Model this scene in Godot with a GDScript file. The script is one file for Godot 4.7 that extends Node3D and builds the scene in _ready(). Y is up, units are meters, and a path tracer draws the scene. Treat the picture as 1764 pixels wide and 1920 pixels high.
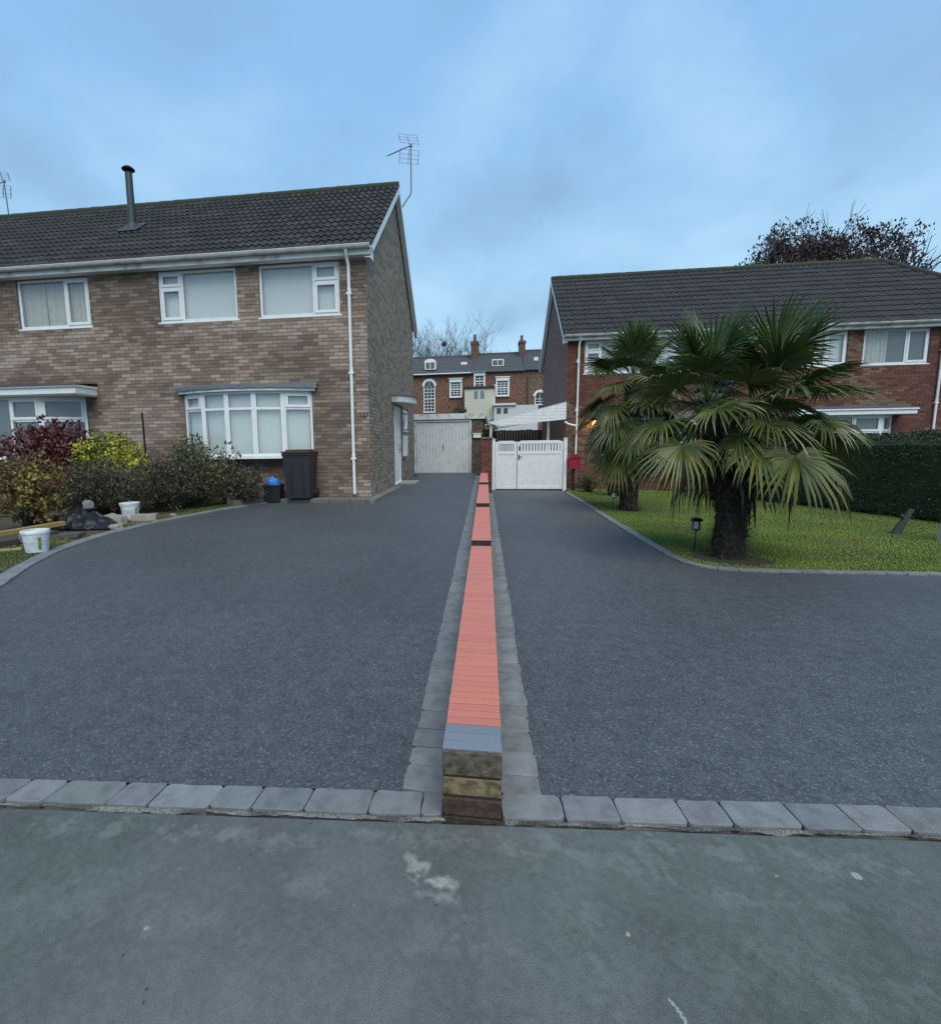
extends Node3D
# A pair of freshly surfaced driveways between two brick houses, under a dusk overcast sky.
# Units are metres; the camera stands on the pavement at x 0, z 0 and the driveways run towards -z.

var rng := RandomNumberGenerator.new()
var M := {}
var used := {}
var noise := FastNoiseLite.new()

# ---------------------------------------------------------------- mesh builder
class MB:
	var v := PackedVector3Array()
	var n := PackedVector3Array()
	var c := PackedColorArray()
	var col := Color(1, 1, 1)
	var t := Transform3D.IDENTITY
	func tri(a: Vector3, b: Vector3, d: Vector3) -> void:
		a = t * a; b = t * b; d = t * d
		var q := (b - a).cross(d - a).normalized()
		v.append(a); v.append(d); v.append(b)
		for i in 3:
			n.append(q); c.append(col)
	func quad(a: Vector3, b: Vector3, d: Vector3, e: Vector3) -> void:
		a = t * a; b = t * b; d = t * d; e = t * e
		var q := (d - a).cross(e - b).normalized()
		v.append(a); v.append(d); v.append(b); v.append(a); v.append(e); v.append(d)
		for i in 6:
			n.append(q); c.append(col)
	func squad(a: Vector3, b: Vector3, d: Vector3, e: Vector3, na: Vector3, nb: Vector3, nd: Vector3, ne: Vector3) -> void:
		for p in [[a, na], [d, nd], [b, nb], [a, na], [e, ne], [d, nd]]:
			v.append(t * p[0]); n.append((t.basis * p[1]).normalized()); c.append(col)
	func box(lo: Vector3, hi: Vector3) -> void:
		var a := Vector3(minf(lo.x, hi.x), minf(lo.y, hi.y), minf(lo.z, hi.z))
		var b := Vector3(maxf(lo.x, hi.x), maxf(lo.y, hi.y), maxf(lo.z, hi.z))
		quad(Vector3(a.x, a.y, b.z), Vector3(b.x, a.y, b.z), b, Vector3(a.x, b.y, b.z))
		quad(Vector3(b.x, a.y, a.z), a, Vector3(a.x, b.y, a.z), Vector3(b.x, b.y, a.z))
		quad(Vector3(b.x, a.y, b.z), Vector3(b.x, a.y, a.z), Vector3(b.x, b.y, a.z), b)
		quad(a, Vector3(a.x, a.y, b.z), Vector3(a.x, b.y, b.z), Vector3(a.x, b.y, a.z))
		quad(Vector3(a.x, b.y, b.z), b, Vector3(b.x, b.y, a.z), Vector3(a.x, b.y, a.z))
		quad(a, Vector3(b.x, a.y, a.z), Vector3(b.x, a.y, b.z), Vector3(a.x, a.y, b.z))
	func cbox(lo: Vector3, hi: Vector3, k: float) -> void:
		# box with chamfered edges
		var h := (hi - lo).abs() / 2.0
		var m := (hi + lo) / 2.0
		k = minf(k, minf(h.x, minf(h.y, h.z)) * 0.8)
		var i := h - Vector3(k, k, k)
		for s in [-1.0, 1.0]:
			_f(m, Vector3(s * h.x, 0, 0), Vector3(0, i.y, 0), Vector3(0, 0, s * i.z))
			_f(m, Vector3(0, s * h.y, 0), Vector3(0, 0, i.z), Vector3(s * i.x, 0, 0))
			_f(m, Vector3(0, 0, s * h.z), Vector3(i.x, 0, 0), Vector3(0, s * i.y, 0))
		for s in [-1.0, 1.0]:
			for r in [-1.0, 1.0]:
				var g: float = s * r
				_e(m, Vector3(s * h.x, r * i.y, 0), Vector3(s * i.x, r * h.y, 0), Vector3(0, 0, g * i.z))
				_e(m, Vector3(0, s * h.y, r * i.z), Vector3(0, s * i.y, r * h.z), Vector3(g * i.x, 0, 0))
				_e(m, Vector3(r * i.x, 0, s * h.z), Vector3(r * h.x, 0, s * i.z), Vector3(0, g * i.y, 0))
				for q in [-1.0, 1.0]:
					var a := m + Vector3(s * h.x, r * i.y, q * i.z)
					var b := m + Vector3(s * i.x, r * h.y, q * i.z)
					var d := m + Vector3(s * i.x, r * i.y, q * h.z)
					if s * r * q > 0:
						tri(a, b, d)
					else:
						tri(a, d, b)
	func _f(m: Vector3, o: Vector3, a: Vector3, b: Vector3) -> void:
		quad(m + o - a - b, m + o + a - b, m + o + a + b, m + o - a + b)
	func _e(m: Vector3, a: Vector3, b: Vector3, w: Vector3) -> void:
		quad(m + a + w, m + a - w, m + b - w, m + b + w)
	func bar(a: Vector3, b: Vector3, w: float, h: float) -> void:
		# square bar from a to b
		var d := (b - a).normalized()
		var s := d.cross(Vector3.UP if absf(d.y) < 0.95 else Vector3.RIGHT).normalized() * w / 2
		var u := s.cross(d).normalized() * h / 2
		quad(a - s - u, a + s - u, b + s - u, b - s - u)
		quad(a + s + u, a - s + u, b - s + u, b + s + u)
		quad(a + s - u, a + s + u, b + s + u, b + s - u)
		quad(a - s + u, a - s - u, b - s - u, b - s + u)
		quad(a - s + u, a + s + u, a + s - u, a - s - u)
		quad(b - s - u, b + s - u, b + s + u, b - s + u)
	func tube(p: Array, r: Array, seg := 8, cap := true) -> void:
		var rings := []
		var dirs := []
		var last := Vector3.ZERO
		for i in p.size():
			var d: Vector3 = (p[mini(i + 1, p.size() - 1)] - p[maxi(i - 1, 0)]).normalized()
			var s: Vector3 = last - d * last.dot(d)
			if s.length() < 0.1:
				s = d.cross(Vector3.UP if absf(d.y) < 0.9 else Vector3.RIGHT)
			s = s.normalized()
			last = s
			var u := d.cross(s).normalized()
			var ring := PackedVector3Array()
			var nn := PackedVector3Array()
			for k in seg:
				var a := TAU * k / seg
				var o := s * cos(a) + u * sin(a)
				nn.append(o)
				ring.append(p[i] + o * r[mini(i, r.size() - 1)])
			rings.append(ring)
			dirs.append(nn)
		for i in p.size() - 1:
			for k in seg:
				var q := (k + 1) % seg
				squad(rings[i][k], rings[i][q], rings[i + 1][q], rings[i + 1][k], dirs[i][k], dirs[i][q], dirs[i + 1][q], dirs[i + 1][k])
		if cap:
			for k in range(1, seg - 1):
				tri(rings[0][0], rings[0][k + 1], rings[0][k])
				tri(rings[-1][0], rings[-1][k], rings[-1][k + 1])
	func lathe(o: Vector3, prof: Array, seg := 16, sx := 1.0, sz := 1.0) -> void:
		for i in prof.size() - 1:
			var a: Vector2 = prof[i]
			var b: Vector2 = prof[i + 1]
			var e := (b - a).normalized()
			for k in seg:
				var t0 := TAU * k / seg
				var t1 := TAU * (k + 1) / seg
				var c0 := Vector3(cos(t0) * sx, 0, -sin(t0) * sz)
				var c1 := Vector3(cos(t1) * sx, 0, -sin(t1) * sz)
				var n0 := c0 * e.y - Vector3.UP * e.x
				var n1 := c1 * e.y - Vector3.UP * e.x
				squad(o + c0 * a.x + Vector3.UP * a.y, o + c1 * a.x + Vector3.UP * a.y, o + c1 * b.x + Vector3.UP * b.y, o + c0 * b.x + Vector3.UP * b.y, n0, n1, n1, n0)
	func prism(poly: PackedVector2Array, y0: float, y1: float) -> void:
		# polygon in x,z extruded in y
		if Geometry2D.is_polygon_clockwise(poly):
			poly.reverse()
		var id := Geometry2D.triangulate_polygon(poly)
		for i in range(0, id.size(), 3):
			var a := poly[id[i]]; var b := poly[id[i + 1]]; var d := poly[id[i + 2]]
			if (b - a).cross(d - a) > 0:
				var s := b; b = d; d = s
			tri(Vector3(a.x, y1, a.y), Vector3(b.x, y1, b.y), Vector3(d.x, y1, d.y))
			tri(Vector3(a.x, y0, a.y), Vector3(d.x, y0, d.y), Vector3(b.x, y0, b.y))
		for i in poly.size():
			var a := poly[i]; var b := poly[(i + 1) % poly.size()]
			quad(Vector3(a.x, y0, a.y), Vector3(a.x, y1, a.y), Vector3(b.x, y1, b.y), Vector3(b.x, y0, b.y))
	func leaf(p: Vector3, d: Vector3, s: Vector3, l: float, w: float) -> void:
		# folded diamond leaf from p along d, s is the sideways direction
		var u := d.cross(s).normalized()
		var m := p + d * l * 0.45
		var e := p + d * l - u * l * 0.12
		tri(p, m + s * w / 2 + u * w * 0.18, e)
		tri(p, e, m - s * w / 2 + u * w * 0.18)
	func mesh() -> ArrayMesh:
		var m := ArrayMesh.new()
		if v.is_empty():
			return m
		var a := []
		a.resize(Mesh.ARRAY_MAX)
		a[Mesh.ARRAY_VERTEX] = v
		a[Mesh.ARRAY_NORMAL] = n
		a[Mesh.ARRAY_COLOR] = c
		m.add_surface_from_arrays(Mesh.PRIMITIVE_TRIANGLES, a)
		return m

func inst(called: String, m: Mesh, mat: Material, par: Node3D) -> MeshInstance3D:
	var o := MeshInstance3D.new()
	o.name = called
	o.mesh = m
	o.material_override = mat
	par.add_child(o, true)
	return o

func part(par: Node3D, called: String, b: MB, mat: Material) -> MeshInstance3D:
	return inst(called, b.mesh(), mat, par)

func numbered(called: String) -> String:
	var k: int = used.get(called, 0)
	used[called] = k + 1
	return called if k == 0 else "%s_%03d" % [called, k]

func thing(called: String, label: String, category: String, at := Vector3.ZERO, turn := 0.0, group := "") -> Node3D:
	var o := Node3D.new()
	o.name = numbered(called)
	add_child(o)
	o.position = at
	o.rotation.y = turn
	o.set_meta("label", label)
	o.set_meta("category", category)
	if group:
		o.set_meta("group", group)
	return o

func struct(called: String, b: MB, mat: Material, label := "") -> MeshInstance3D:
	var o := inst(numbered(called), b.mesh(), mat, self)
	o.set_meta("kind", "structure")
	if label:
		o.set_meta("label", label)
	return o

func rnd(a: float, b: float) -> float:
	return rng.randf_range(a, b)

func rdir() -> Vector3:
	var z := rnd(-1, 1)
	var a := rnd(0, TAU)
	var r := sqrt(1 - z * z)
	return Vector3(r * cos(a), z, r * sin(a))

func mixc(a: Color, b: Color, k: float) -> Color:
	return a.lerp(b, k)

# height of the sloping site: the left driveway climbs, the right one falls away from the street
func gh(x: float, z: float) -> float:
	var s := maxf(0.0, -z - 0.079 * x - 1.69)
	if x < -0.04:
		return minf(0.02 * s, 0.24)
	return maxf(-0.013 * s - 0.02 * maxf(0.0, x - 1.5) * minf(1.0, s / 8.0), -0.42)

# ---------------------------------------------------------------- materials
func srgb(r: float, g: float, b: float) -> Color:
	return Color(r, g, b).linear_to_srgb()

func ntex(seed_: int, freq: float, oct: int, stops: Array, size := 512, kind := FastNoiseLite.TYPE_SIMPLEX_SMOOTH) -> NoiseTexture2D:
	var f := FastNoiseLite.new()
	f.seed = seed_
	f.noise_type = kind
	f.frequency = freq
	f.fractal_octaves = oct
	f.fractal_gain = 0.55
	var t := NoiseTexture2D.new()
	t.width = size
	t.height = size
	t.seamless = true
	t.noise = f
	var g := Gradient.new()
	var off := PackedFloat32Array()
	var cols := PackedColorArray()
	for s in stops:
		off.append(s[0]); cols.append(s[1])
	g.offsets = off
	g.colors = cols
	t.color_ramp = g
	return t

func nnorm(seed_: int, freq: float, oct: int, strength: float, size := 512) -> NoiseTexture2D:
	var f := FastNoiseLite.new()
	f.seed = seed_
	f.frequency = freq
	f.fractal_octaves = oct
	f.fractal_gain = 0.6
	var t := NoiseTexture2D.new()
	t.width = size
	t.height = size
	t.seamless = true
	t.as_normal_map = true
	t.bump_strength = strength
	t.noise = f
	return t

func mat(key: String, col: Color, rough: float, tile := 0.0, tex: Texture2D = null, norm: Texture2D = null, nscale := 1.0, big: Texture2D = null, bigtile := 3.0) -> StandardMaterial3D:
	var m := StandardMaterial3D.new()
	m.resource_name = key
	m.albedo_color = col.linear_to_srgb()
	m.roughness = rough
	m.vertex_color_use_as_albedo = true
	if tile > 0:
		m.uv1_triplanar = true
		m.uv1_world_triplanar = true
		m.uv1_scale = Vector3.ONE / tile
		m.albedo_texture = tex
	if norm:
		m.normal_enabled = true
		m.normal_texture = norm
		m.normal_scale = nscale
	if big:
		m.detail_enabled = true
		m.detail_blend_mode = BaseMaterial3D.BLEND_MODE_MUL
		m.detail_albedo = big
		m.detail_uv_layer = BaseMaterial3D.DETAIL_UV_2
		m.uv2_triplanar = true
		m.uv2_world_triplanar = true
		m.uv2_scale = Vector3.ONE / bigtile
	M[key] = m
	return m

func g(k: float) -> Color:
	return Color(k, k, k)

func make_materials() -> void:
	var grain := ntex(11, 0.09, 4, [[0.0, g(0.62)], [0.5, g(0.86)], [1.0, g(1.0)]])
	var soft := ntex(12, 0.012, 5, [[0.0, g(0.8)], [0.5, g(0.94)], [1.0, g(1.0)]])
	var rough_n := nnorm(13, 0.11, 4, 6.0)
	var fine_n := nnorm(14, 0.16, 3, 5.0)
	mat("brick", Color(1, 1, 1), 0.92, 0.45, grain, rough_n, 0.7)
	mat("stained", Color(1, 1, 1), 0.9, 0.55, ntex(28, 0.02, 7, [[0.0, g(0.4)], [0.3, g(0.66)], [0.7, g(0.92)], [1.0, g(1.0)]]), rough_n, 0.45)
	mat("mortar", Color(0.2, 0.185, 0.16), 0.95, 0.4, grain, rough_n, 0.6)
	mat("red_mortar", Color(0.13, 0.1, 0.085), 0.95, 0.4, grain, rough_n, 0.6)
	mat("tile", Color(1, 1, 1), 0.85, 0.7, ntex(15, 0.05, 5, [[0.0, g(0.5)], [0.55, g(0.8)], [0.72, g(0.95)], [0.8, Color(1.0, 1.0, 0.95)], [1.0, g(1.0)]]), rough_n, 0.6)
	mat("upvc", Color(0.76, 0.77, 0.77), 0.38, 2.3, ntex(16, 0.02, 5, [[0.0, g(0.92)], [0.4, g(0.98)], [1.0, g(1.0)]]))
	mat("gutter", Color(0.66, 0.67, 0.65), 0.45, 3.1, ntex(17, 0.012, 4, [[0.0, Color(0.62, 0.64, 0.6)], [0.42, g(0.92)], [1.0, g(1.0)]]))
	mat("lead", Color(0.17, 0.185, 0.21), 0.6, 0.8, ntex(18, 0.03, 5, [[0.0, g(0.55)], [0.5, g(0.85)], [1.0, g(1.0)]]), rough_n, 0.5)
	mat("felt", Color(0.1, 0.105, 0.12), 0.9, 0.5, grain)
	mat("dark", Color(0.02, 0.02, 0.022), 0.9)
	mat("room", Color(0.3, 0.28, 0.26), 0.9)
	mat("blind", Color(0.62, 0.68, 0.64), 0.8)
	mat("curtain", Color(0.6, 0.57, 0.48), 0.9, 0.5, soft)
	mat("plain", Color(1, 1, 1), 0.7, 0.6, soft)
	mat("satin", Color(1, 1, 1), 0.4, 0.6, soft)
	mat("rough", Color(1, 1, 1), 0.95, 0.5, grain, rough_n, 0.8)
	mat("metal", Color(0.32, 0.33, 0.34), 0.45, 0.5, soft)
	M.metal.metallic = 0.7
	var gl := mat("glass", Color(0.55, 0.62, 0.66), 0.04)
	gl.transparency = BaseMaterial3D.TRANSPARENCY_ALPHA
	gl.albedo_color.a = 0.12
	gl.metallic_specular = 0.9
	mat("leaf", Color(1, 1, 1), 0.6)
	M.leaf.backlight_enabled = true
	M.leaf.backlight = Color(0.3, 0.3, 0.2)
	M.leaf.cull_mode = BaseMaterial3D.CULL_DISABLED
	mat("frond", Color(1, 1, 1), 0.42, 0.35, ntex(19, 0.03, 4, [[0.0, g(0.7)], [0.5, g(0.9)], [1.0, g(1.0)]]))
	M.frond.backlight_enabled = true
	M.frond.backlight = Color(0.3, 0.34, 0.14)
	M.frond.cull_mode = BaseMaterial3D.CULL_DISABLED
	mat("bark", Color(1, 1, 1), 0.95, 0.3, grain, rough_n, 1.0)
	# fresh bitumen: dark binder, paler aggregate faces
	mat("tarmac", Color(1, 1, 1), 0.6, 1.3, tarmac_image(), fine_n, 0.12, vtex(21, 3, 6, 0.86, 1.0), 7.3)
	mat("paver", Color(1, 1, 1), 0.85, 0.33, ntex(22, 0.12, 4, [[0.0, g(0.66)], [0.5, g(0.9)], [1.0, g(1.0)]]), rough_n, 0.6, soft, 0.7)
	mat("coping", Color(1, 1, 1), 0.55, 0.33, ntex(23, 0.1, 4, [[0.0, g(0.8)], [0.5, g(0.94)], [1.0, g(1.0)]]), fine_n, 0.35)
	mat("soil", Color(1, 1, 1), 0.97, 0.9, ntex(24, 0.03, 6, [[0.0, Color(0.028, 0.02, 0.014).linear_to_srgb()], [0.45, Color(0.06, 0.043, 0.03).linear_to_srgb()], [0.6, Color(0.06, 0.065, 0.025).linear_to_srgb()], [0.8, Color(0.1, 0.08, 0.055).linear_to_srgb()], [1.0, Color(0.16, 0.13, 0.1).linear_to_srgb()]]), rough_n, 1.0)
	mat("turf", Color(1, 1, 1), 0.95, 1.7, ntex(25, 0.02, 6, [[0.0, Color(0.05, 0.075, 0.012).linear_to_srgb()], [0.5, Color(0.085, 0.13, 0.018).linear_to_srgb()], [1.0, Color(0.14, 0.17, 0.03).linear_to_srgb()]]), rough_n, 1.0)
	mat("haunch", Color(0.34, 0.33, 0.3), 0.95, 0.4, ntex(26, 0.05, 5, [[0.0, g(0.4)], [0.45, g(0.75)], [1.0, g(1.0)]]), rough_n, 1.2)
	var pv := mat("pavement", Color(1, 1, 1), 0.8)
	pv.uv1_triplanar = true
	pv.uv1_world_triplanar = true
	pv.uv1_scale = Vector3(0.25, 1, 0.5)
	pv.albedo_texture = pavement_image()
	pv.detail_enabled = true
	pv.detail_blend_mode = BaseMaterial3D.BLEND_MODE_MUL
	pv.detail_albedo = ntex(27, 0.18, 3, [[0.0, g(0.45)], [0.35, g(0.8)], [0.6, g(0.95)], [1.0, g(1.0)]])
	pv.detail_uv_layer = BaseMaterial3D.DETAIL_UV_2
	pv.uv2_triplanar = true
	pv.uv2_world_triplanar = true
	pv.uv2_scale = Vector3.ONE / 0.41

# fractal value noise that tiles without a seam, as bytes; cells: lattice cells across the width of the coarsest octave
func raw(seed_: int, cells: int, oct: int, w: int, h: int) -> PackedByteArray:
	var r := RandomNumberGenerator.new()
	r.seed = seed_
	var sum := PackedFloat32Array()
	sum.resize(w * h)
	var amp := 1.0
	var total := 0.0
	for o in oct:
		var nx := cells << o
		var ny := maxi(1, nx * h / w)
		var fx := w / nx
		var fy := h / ny
		if fx < 1 or fy < 1:
			break
		var im := Image.create(nx + 4, ny + 4, false, Image.FORMAT_L8)
		for y in ny:
			for x in nx:
				im.set_pixel(x + 2, y + 2, Color.from_hsv(0, 0, r.randf()))
		for y in ny + 4:
			for x in nx + 4:
				if x < 2 or y < 2 or x > nx + 1 or y > ny + 1:
					im.set_pixel(x, y, im.get_pixel(posmod(x - 2, nx) + 2, posmod(y - 2, ny) + 2))
		im.resize((nx + 4) * fx, (ny + 4) * fy, Image.INTERPOLATE_CUBIC)
		var d := im.get_region(Rect2i(2 * fx, 2 * fy, w, h)).get_data()
		for i in w * h:
			sum[i] += amp * (d[i] - 127.5)
		total += amp * amp
		amp *= 0.6
	var out := PackedByteArray()
	out.resize(w * h)
	var k := 1.15 / sqrt(total)
	for i in w * h:
		out[i] = clampi(int(127.5 + sum[i] * k), 0, 255)
	return out

func vtex(seed_: int, cells: int, oct: int, lo: float, hi: float, size := 256) -> ImageTexture:
	var a := raw(seed_, cells, oct, size, size)
	for i in a.size():
		a[i] = int(255.0 * lerpf(lo, hi, a[i] / 255.0))
	var im := Image.create_from_data(size, size, false, Image.FORMAT_L8, a)
	im.convert(Image.FORMAT_RGB8)
	return ImageTexture.create_from_image(im)

func tarmac_image() -> ImageTexture:
	var s := 768
	var a := raw(31, 128, 2, s, s)
	var b := raw(32, 192, 1, s, s)
	var c := raw(33, 24, 3, s, s)
	var d := PackedByteArray()
	d.resize(s * s * 3)
	for i in s * s:
		var k: float = 0.07 + 0.034 * (a[i] / 255.0 - 0.5) + 0.02 * (c[i] / 255.0 - 0.5)
		if b[i] > 214:
			k += 0.1 * (b[i] - 214) / 41.0
		elif b[i] < 60:
			k -= 0.025 * (60 - b[i]) / 60.0
		k = maxf(k, 0.012)
		var q: int = int(255.0 * pow(k, 0.4545))
		d[i * 3] = int(q * 0.97)
		d[i * 3 + 1] = q
		d[i * 3 + 2] = mini(255, int(q * 1.045))
	return ImageTexture.create_from_image(Image.create_from_data(s, s, false, Image.FORMAT_RGB8, d))

# the worn pavement: old asphalt with moss film, cement smears, and dropped mortar, 4 m by 2 m
func pavement_image() -> ImageTexture:
	var w := 1024
	var h := 512
	var a := raw(41, 6, 5, w, h)
	var b := raw(42, 20, 5, w, h)
	var e := raw(43, 5, 4, w, h)
	var s := raw(44, 256, 2, w, h)
	var fine := raw(46, 64, 4, w, h)
	var d := PackedByteArray()
	d.resize(w * h * 3)
	# smears of mortar and dust: x, z (metres), half width, half depth, strength, warmth
	var smear := [[-0.2, -1.49, 0.05, 0.03, 1.7, 0.1], [-0.15, -1.435, 0.075, 0.018, 2.2, 0.35], [-0.14, -1.38, 0.045, 0.02, 1.2, 0.1], [-0.3, -1.6, 0.12, 0.03, 0.45, 0.0], [0.28, -1.6, 0.3, 0.06, 0.4, 0.0], [-1.0, -1.52, 0.3, 0.035, 0.55, 0.1], [-1.5, -1.5, 0.25, 0.05, 0.5, 0.0], [0.8, -1.68, 0.35, 0.05, 0.5, 0.0], [0.9, -1.5, 0.2, 0.03, 0.3, 0.0], [-0.55, -1.36, 0.07, 0.03, 0.3, 0.0], [0.3, -1.3, 0.03, 0.2, 0.25, 0.0], [-0.1, -1.25, 0.12, 0.05, 0.25, 0.0], [-0.75, -1.2, 0.1, 0.05, 0.2, 0.0], [0.75, -1.28, 0.25, 0.06, 0.2, 0.0], [-1.25, -1.2, 0.3, 0.1, 0.2, 0.0]]
	var spots := []
	var r := RandomNumberGenerator.new()
	r.seed = 5
	for i in 14:
		spots.append([r.randf_range(-1.5, 1.5), r.randf_range(-1.65, -0.9), r.randf_range(0.003, 0.008), 1.0])
	for i in 12:
		spots.append([r.randf_range(-1.5, 1.5), r.randf_range(-1.65, -0.9), r.randf_range(0.002, 0.005), 0.0])
	spots.append([1.18, -1.63, 0.016, 1.0])
	var add := PackedFloat32Array()
	add.resize(w * h)
	var warm := PackedFloat32Array()
	warm.resize(w * h)
	for m in smear:
		_stamp(add, warm, fine, s, w, h, m)
	for i in w * h:
		var k: float = 0.135 + 0.04 * (a[i] / 255.0 - 0.5) + 0.03 * (b[i] / 255.0 - 0.5) + 0.032 * (s[i] / 255.0 - 0.5)
		var green: float = clampf((e[i] - 120) / 90.0, 0.0, 1.0)
		var red: float = k * (0.94 - 0.1 * green)
		var gre: float = k * (1.0 + 0.0 * green)
		var blu: float = k * (0.98 - 0.06 * green)
		var q := add[i]
		if q > 0.0:
			var ww := warm[i]
			red += q * (0.3 + 0.04 * ww)
			gre += q * (0.3 - 0.0 * ww)
			blu += q * (0.28 - 0.12 * ww)
		d[i * 3] = int(255.0 * pow(clampf(red, 0.01, 0.8), 0.4545))
		d[i * 3 + 1] = int(255.0 * pow(clampf(gre, 0.01, 0.8), 0.4545))
		d[i * 3 + 2] = int(255.0 * pow(clampf(blu, 0.01, 0.8), 0.4545))
	var im := Image.create_from_data(w, h, false, Image.FORMAT_RGB8, d)
	for p in spots:
		var cx: int = int(fposmod(p[0] * 0.25, 1.0) * w)
		var cy: int = int(fposmod(p[1] * 0.5, 1.0) * h)
		var rr: int = maxi(1, int(p[2] * w / 4.0))
		for y in range(-rr, rr + 1):
			for x in range(-rr, rr + 1):
				if x * x + y * y <= rr * rr + r.randf_range(-2, 1):
					im.set_pixel(posmod(cx + x, w), posmod(cy + y, h), Color(0.62, 0.63, 0.6) if p[3] > 0.5 else Color(0.16, 0.17, 0.17))
	# a pale scratch in the surface
	for i in 60:
		var z: float = -1.17 + 0.0022 * i
		var x: float = 0.462 + 0.012 * sin(i * 0.07) + 0.0004 * i
		var cx: int = int(fposmod(x * 0.25, 1.0) * w)
		var cy: int = int(fposmod(z * 0.5, 1.0) * h)
		im.set_pixel(cx, cy, Color(0.68, 0.7, 0.68))
		if i % 5 > 1:
			im.set_pixel(cx + 1, cy, Color(0.6, 0.62, 0.6))
	return ImageTexture.create_from_image(im)

func _stamp(add: PackedFloat32Array, warm: PackedFloat32Array, b: PackedByteArray, s: PackedByteArray, w: int, h: int, m: Array) -> void:
	var px: float = w / 4.0
	var x0: int = int(floor((m[0] - 1.6 * m[2]) * px))
	var x1: int = int(ceil((m[0] + 1.6 * m[2]) * px))
	var z0: int = int(floor((m[1] - 1.6 * m[3]) * px))
	var z1: int = int(ceil((m[1] + 1.6 * m[3]) * px))
	for z in range(z0, z1):
		for x in range(x0, x1):
			var u: float = (x / px - m[0]) / m[2]
			var v: float = (z / px - m[1]) / m[3]
			var at: int = posmod(z, h) * w + posmod(x, w)
			var edge: float = 1.25 - sqrt(u * u + v * v) + 2.2 * (b[at] / 255.0 - 0.56) + 0.7 * (s[at] / 255.0 - 0.5)
			if edge > 0.0:
				add[at] = maxf(add[at], m[4] * minf(edge * 0.8, 1.0) * 0.36)
				warm[at] = m[5]

# ---------------------------------------------------------------- camera, sky, light
func setup() -> void:
	var cam := Camera3D.new()
	cam.name = "camera"
	add_child(cam)
	cam.position = Vector3(0, 1.39, 0)
	cam.rotation_degrees = Vector3(-7.4295, 8.5489, -0.767)
	cam.projection = Camera3D.PROJECTION_FRUSTUM
	cam.near = 0.05
	cam.far = 900.0
	cam.size = 0.05 * 1920.0 / 939.8
	cam.frustum_offset = Vector2(112.2, -4.9) / 939.8 * 0.05
	cam.current = true
	var we := WorldEnvironment.new()
	we.name = "world_environment"
	var e := Environment.new()
	e.background_mode = Environment.BG_SKY
	var sky := Sky.new()
	var sm := PanoramaSkyMaterial.new()
	sm.panorama = sky_image()
	sky.sky_material = sm
	e.sky = sky
	e.tonemap_mode = Environment.TONE_MAPPER_LINEAR
	e.tonemap_exposure = 1.85
	e.sdfgi_enabled = true
	e.ssao_enabled = true
	e.ssil_enabled = true
	we.environment = e
	add_child(we)
	var sun := DirectionalLight3D.new()
	sun.name = "sun"
	sun.rotation_degrees = Vector3(-52, 18, 0)
	sun.light_energy = 0.5
	sun.light_angular_distance = 50.0
	sun.light_color = Color(1.0, 0.985, 0.94)
	sun.shadow_enabled = true
	add_child(sun)

# layered stratocumulus at dusk: blue-grey sheets with paler breaks, the same all round
func sky_image() -> ImageTexture:
	var w := 1536
	var h := 768
	var im := Image.create(w, h, false, Image.FORMAT_RGBF)
	var f := FastNoiseLite.new()
	f.seed = 77
	f.frequency = 0.8
	f.fractal_octaves = 5
	f.fractal_gain = 0.5
	f.domain_warp_enabled = true
	f.domain_warp_amplitude = 0.35
	f.domain_warp_frequency = 0.7
	var f2 := FastNoiseLite.new()
	f2.seed = 78
	f2.frequency = 1.5
	f2.fractal_octaves = 4
	var top := Color(0.15, 0.285, 0.465)
	var low := Color(0.255, 0.41, 0.52)
	var pale := Color(0.295, 0.44, 0.57)
	var grey := Color(0.13, 0.21, 0.32)
	for y in h:
		var el: float = (0.5 - (y + 0.5) / h) * PI
		var sy := sin(el)
		var cy := cos(el)
		for x in w:
			if sy < -0.03:
				im.set_pixel(x, y, Color(0.06, 0.065, 0.07))
				continue
			var az: float = (x + 0.5) / w * TAU
			var k: float = 1.0 / (maxf(sy, 0.0) + 0.16)
			var px: float = cos(az) * cy * k
			var pz: float = sin(az) * cy * k
			var n1: float = f.get_noise_2d(px, pz * 1.25)
			var n2: float = f2.get_noise_2d(px, pz)
			var c: Color = low.lerp(top, smoothstep(0.0, 0.62, sy))
			var u: float = n1 * 1.2 + n2 * 0.5
			c = c.lerp(pale, clampf(u * 0.85 * (1.0 - 0.6 * sy), 0.0, 0.7))
			c = c.lerp(grey, clampf(-u * (0.95 - 0.45 * sy) - 0.05, 0.0, 0.5))
			im.set_pixel(x, y, c)
	return ImageTexture.create_from_image(im)

# ---------------------------------------------------------------- ground, driveways, edging
func zf(x: float) -> float:
	return -1.72 - 0.084 * x

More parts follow.
